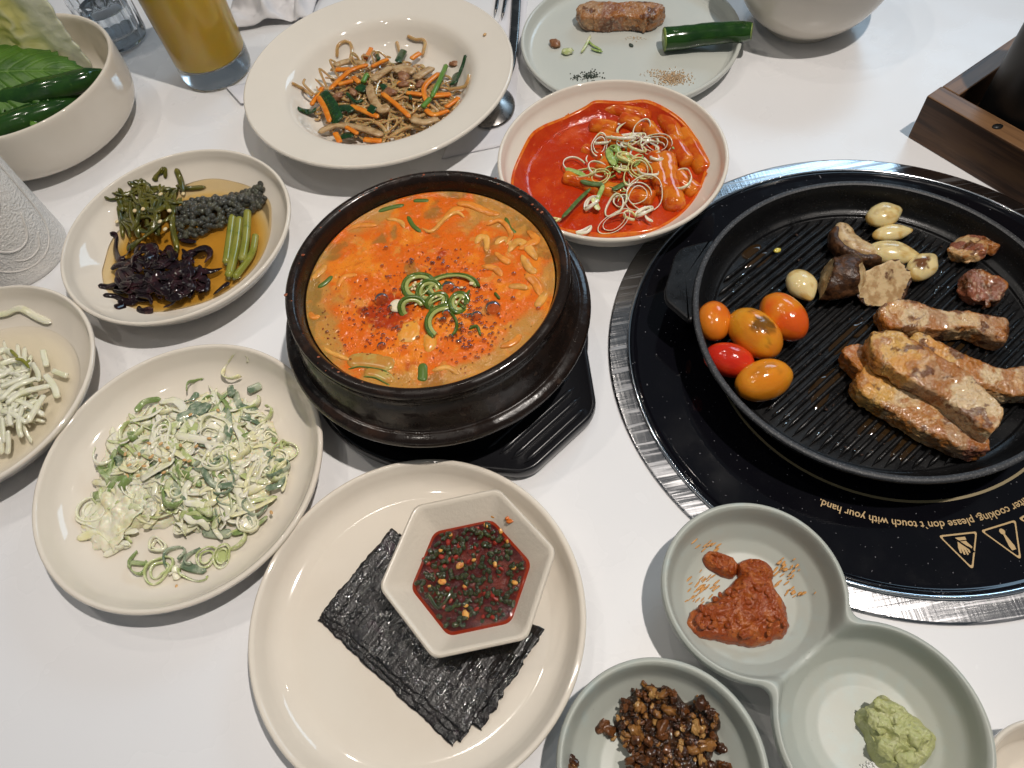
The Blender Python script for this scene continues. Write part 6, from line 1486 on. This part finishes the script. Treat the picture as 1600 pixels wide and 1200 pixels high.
# perilla leaf
M_per = mat('perilla_leaf', (.05, .15, .02), .38, .5, vcol=True, sss=.1, sssr=(.5, 1, .2), sscale=.001, bumps=[dict(scale=260, detail=4, strength=.35, dist=.0008)])
pl = thing('perilla_leaf', at(40, 100, .05), 'serrated bright green perilla leaf above the chilies', 'leaf')
tip = at(137, 103, .066); bas = at(-95, 118, .080); wid = at(10, 40, .088)
L_ = np.linalg.norm(tip-bas); ex = (tip-bas)/L_; ez = np.cross(ex, wid-bas); ez /= np.linalg.norm(ez); ez = ez if ez[2] > 0 else -ez; ey = np.cross(ez, ex)
n, m = 130, 90; t = np.linspace(0, 1, n); v = np.linspace(-1, 1, m)
wv = .043*np.sin(PI*t**.80)**.85*(1-.25*t)+.0004
sav = (t*17) % 1.0; ser = 1+.16*(sav-.5)*sstep(t, .06, .2)
T, Vv = np.meshgrid(t, v, indexing='ij')
yy = Vv*wv[:, None]*np.where(np.abs(Vv) > .86, 1+(ser[:, None]-1)*(np.abs(Vv)-.86)/.14*1.6, 1)
ph = T*9-np.abs(Vv)*2.6
vein = np.exp(-(np.minimum(ph % 1, 1-ph % 1)/.055)**2)*(np.abs(Vv) < .95); mid = np.exp(-(Vv*wv[:, None]/.0010)**2)
vein2 = np.exp(-(np.minimum((T*40+np.abs(Vv)*11) % 1, 1-(T*40+np.abs(Vv)*11) % 1)/.12)**2)*.25
hh = -.0012*np.clip(vein+mid, 0, 1)-.0004*vein2+.0016*np.sin(ph*2*PI)*np.abs(Vv)*.5+.012*(np.abs(Vv)**2)*-1*.6-.008*(T-.4)**2*4*.4
PP = np.stack([T*L_, yy, hh], -1).reshape(-1, 3); PP[:, 2] += .0020*fbm(PP, 40, 2, 4)
Vw = bas+PP[:, :1]*ex+PP[:, 1:2]*ey+PP[:, 2:3]*ez
vf = np.clip(vein+mid+vein2*.6, 0, 1).reshape(-1, 1); nn = sstep(fbm(PP, 60, 3, 9), -.4, .4)[:, None]
col = (np.array((.040, .115, .013))*(1-nn)+np.array((.075, .175, .018))*nn)*(1-vf*.55)+np.array((.17, .30, .07))*vf*.55
cols2 = np.vstack([col, col]); Vs, Fs = sheet(Vw, gridF(n, m), .0004); obj('leaf_blade', Vs, Fs, M_per, pl, cols=cols2)
V, F = tube(cr([bas-ex*.02, bas, bas+ex*.012], 10), np.linspace(.0016, .0013, 10), None, 8); obj('stalk', V, F, M_stem, pl)
# cabbage leaf
M_cab = mat('napa_cabbage', (.66, .64, .26), .3, .5, vcol=True, sss=.35, sssr=(1, 1, .5), sscale=.004, bumps=[dict(scale=120, detail=4, strength=.4, dist=.002)])
cb = thing('cabbage_leaf', at(40, 60, .04), 'pale yellow crinkled cabbage leaf at the back of the deep bowl', 'leaf')
n, m = 110, 90
lo = at(150, 112, .040); hi = at(38, -45, .140); left = at(-150, 70, .075)
ex = hi-lo; L_ = np.linalg.norm(ex); ex /= L_; ey = left-lo; ey -= ex*(ey@ex); Wd = np.linalg.norm(ey); ey /= Wd; ez = np.cross(ex, ey)
t = np.linspace(0, 1, n); v = np.linspace(0, 1, m); T, Vv = np.meshgrid(t, v, indexing='ij')
PP = np.stack([T*L_*1.1, Vv*Wd*(.55+.45*T), np.zeros_like(T)], -1).reshape(-1, 3); tf = T.ravel(); vf = Vv.ravel()
cr_ = 1-np.abs(fbm(PP, 38, 3, 3))
PP[:, 2] = .010*np.sin(vf*2.6)+.007*cr_*(1-np.exp(-vf*5))+.006*fbm(PP, 26, 2, 7)*sstep(vf, .1, .5)+.009*np.sin(vf*24+3*noise(PP, 20, 2))*sstep(tf, .75, 1)
PP[:, 0] += .008*fbm(PP, 60, 3, 5)*sstep(tf, .8, 1); PP[:, 1] -= .004*fbm(PP, 90, 2, 6)*(1-sstep(vf, 0, .1))
Vw = lo+PP[:, :1]*ex+PP[:, 1:2]*ey+PP[:, 2:3]*ez
rib = (1-sstep(vf+.05*fbm(PP, 40, 2, 8), .06, .20))[:, None]; vn = sstep(cr_, .80, .97)[:, None]
g = sstep(fbm(PP, 30, 3, 12), -.3, .4)[:, None]
col = np.array((.66, .60, .22))*(1-g)+np.array((.72, .70, .38))*g; col = col*(1-vn*.45)+np.array((.76, .74, .52))*vn*.45; col = col*(1-rib)+np.array((.70, .70, .52))*rib
th_ = .0008+.0022*rib[:, 0]
Vs, Fs = sheet(Vw, gridF(n, m), th_); obj('leaf_blade', Vs, Fs, M_cab, cb, cols=np.vstack([col, col]))
# small leaf tips by the rim
V, F = tube(cr([at(48, 190, .060), at(55, 196, .061), at(60, 200, .061)], 8), .0035*endround(8, .4), .0008, 8); tag(obj('leaf_scrap', V, F, M_stem), 'small green leaf scrap against the deep bowl wall', 'leaf')
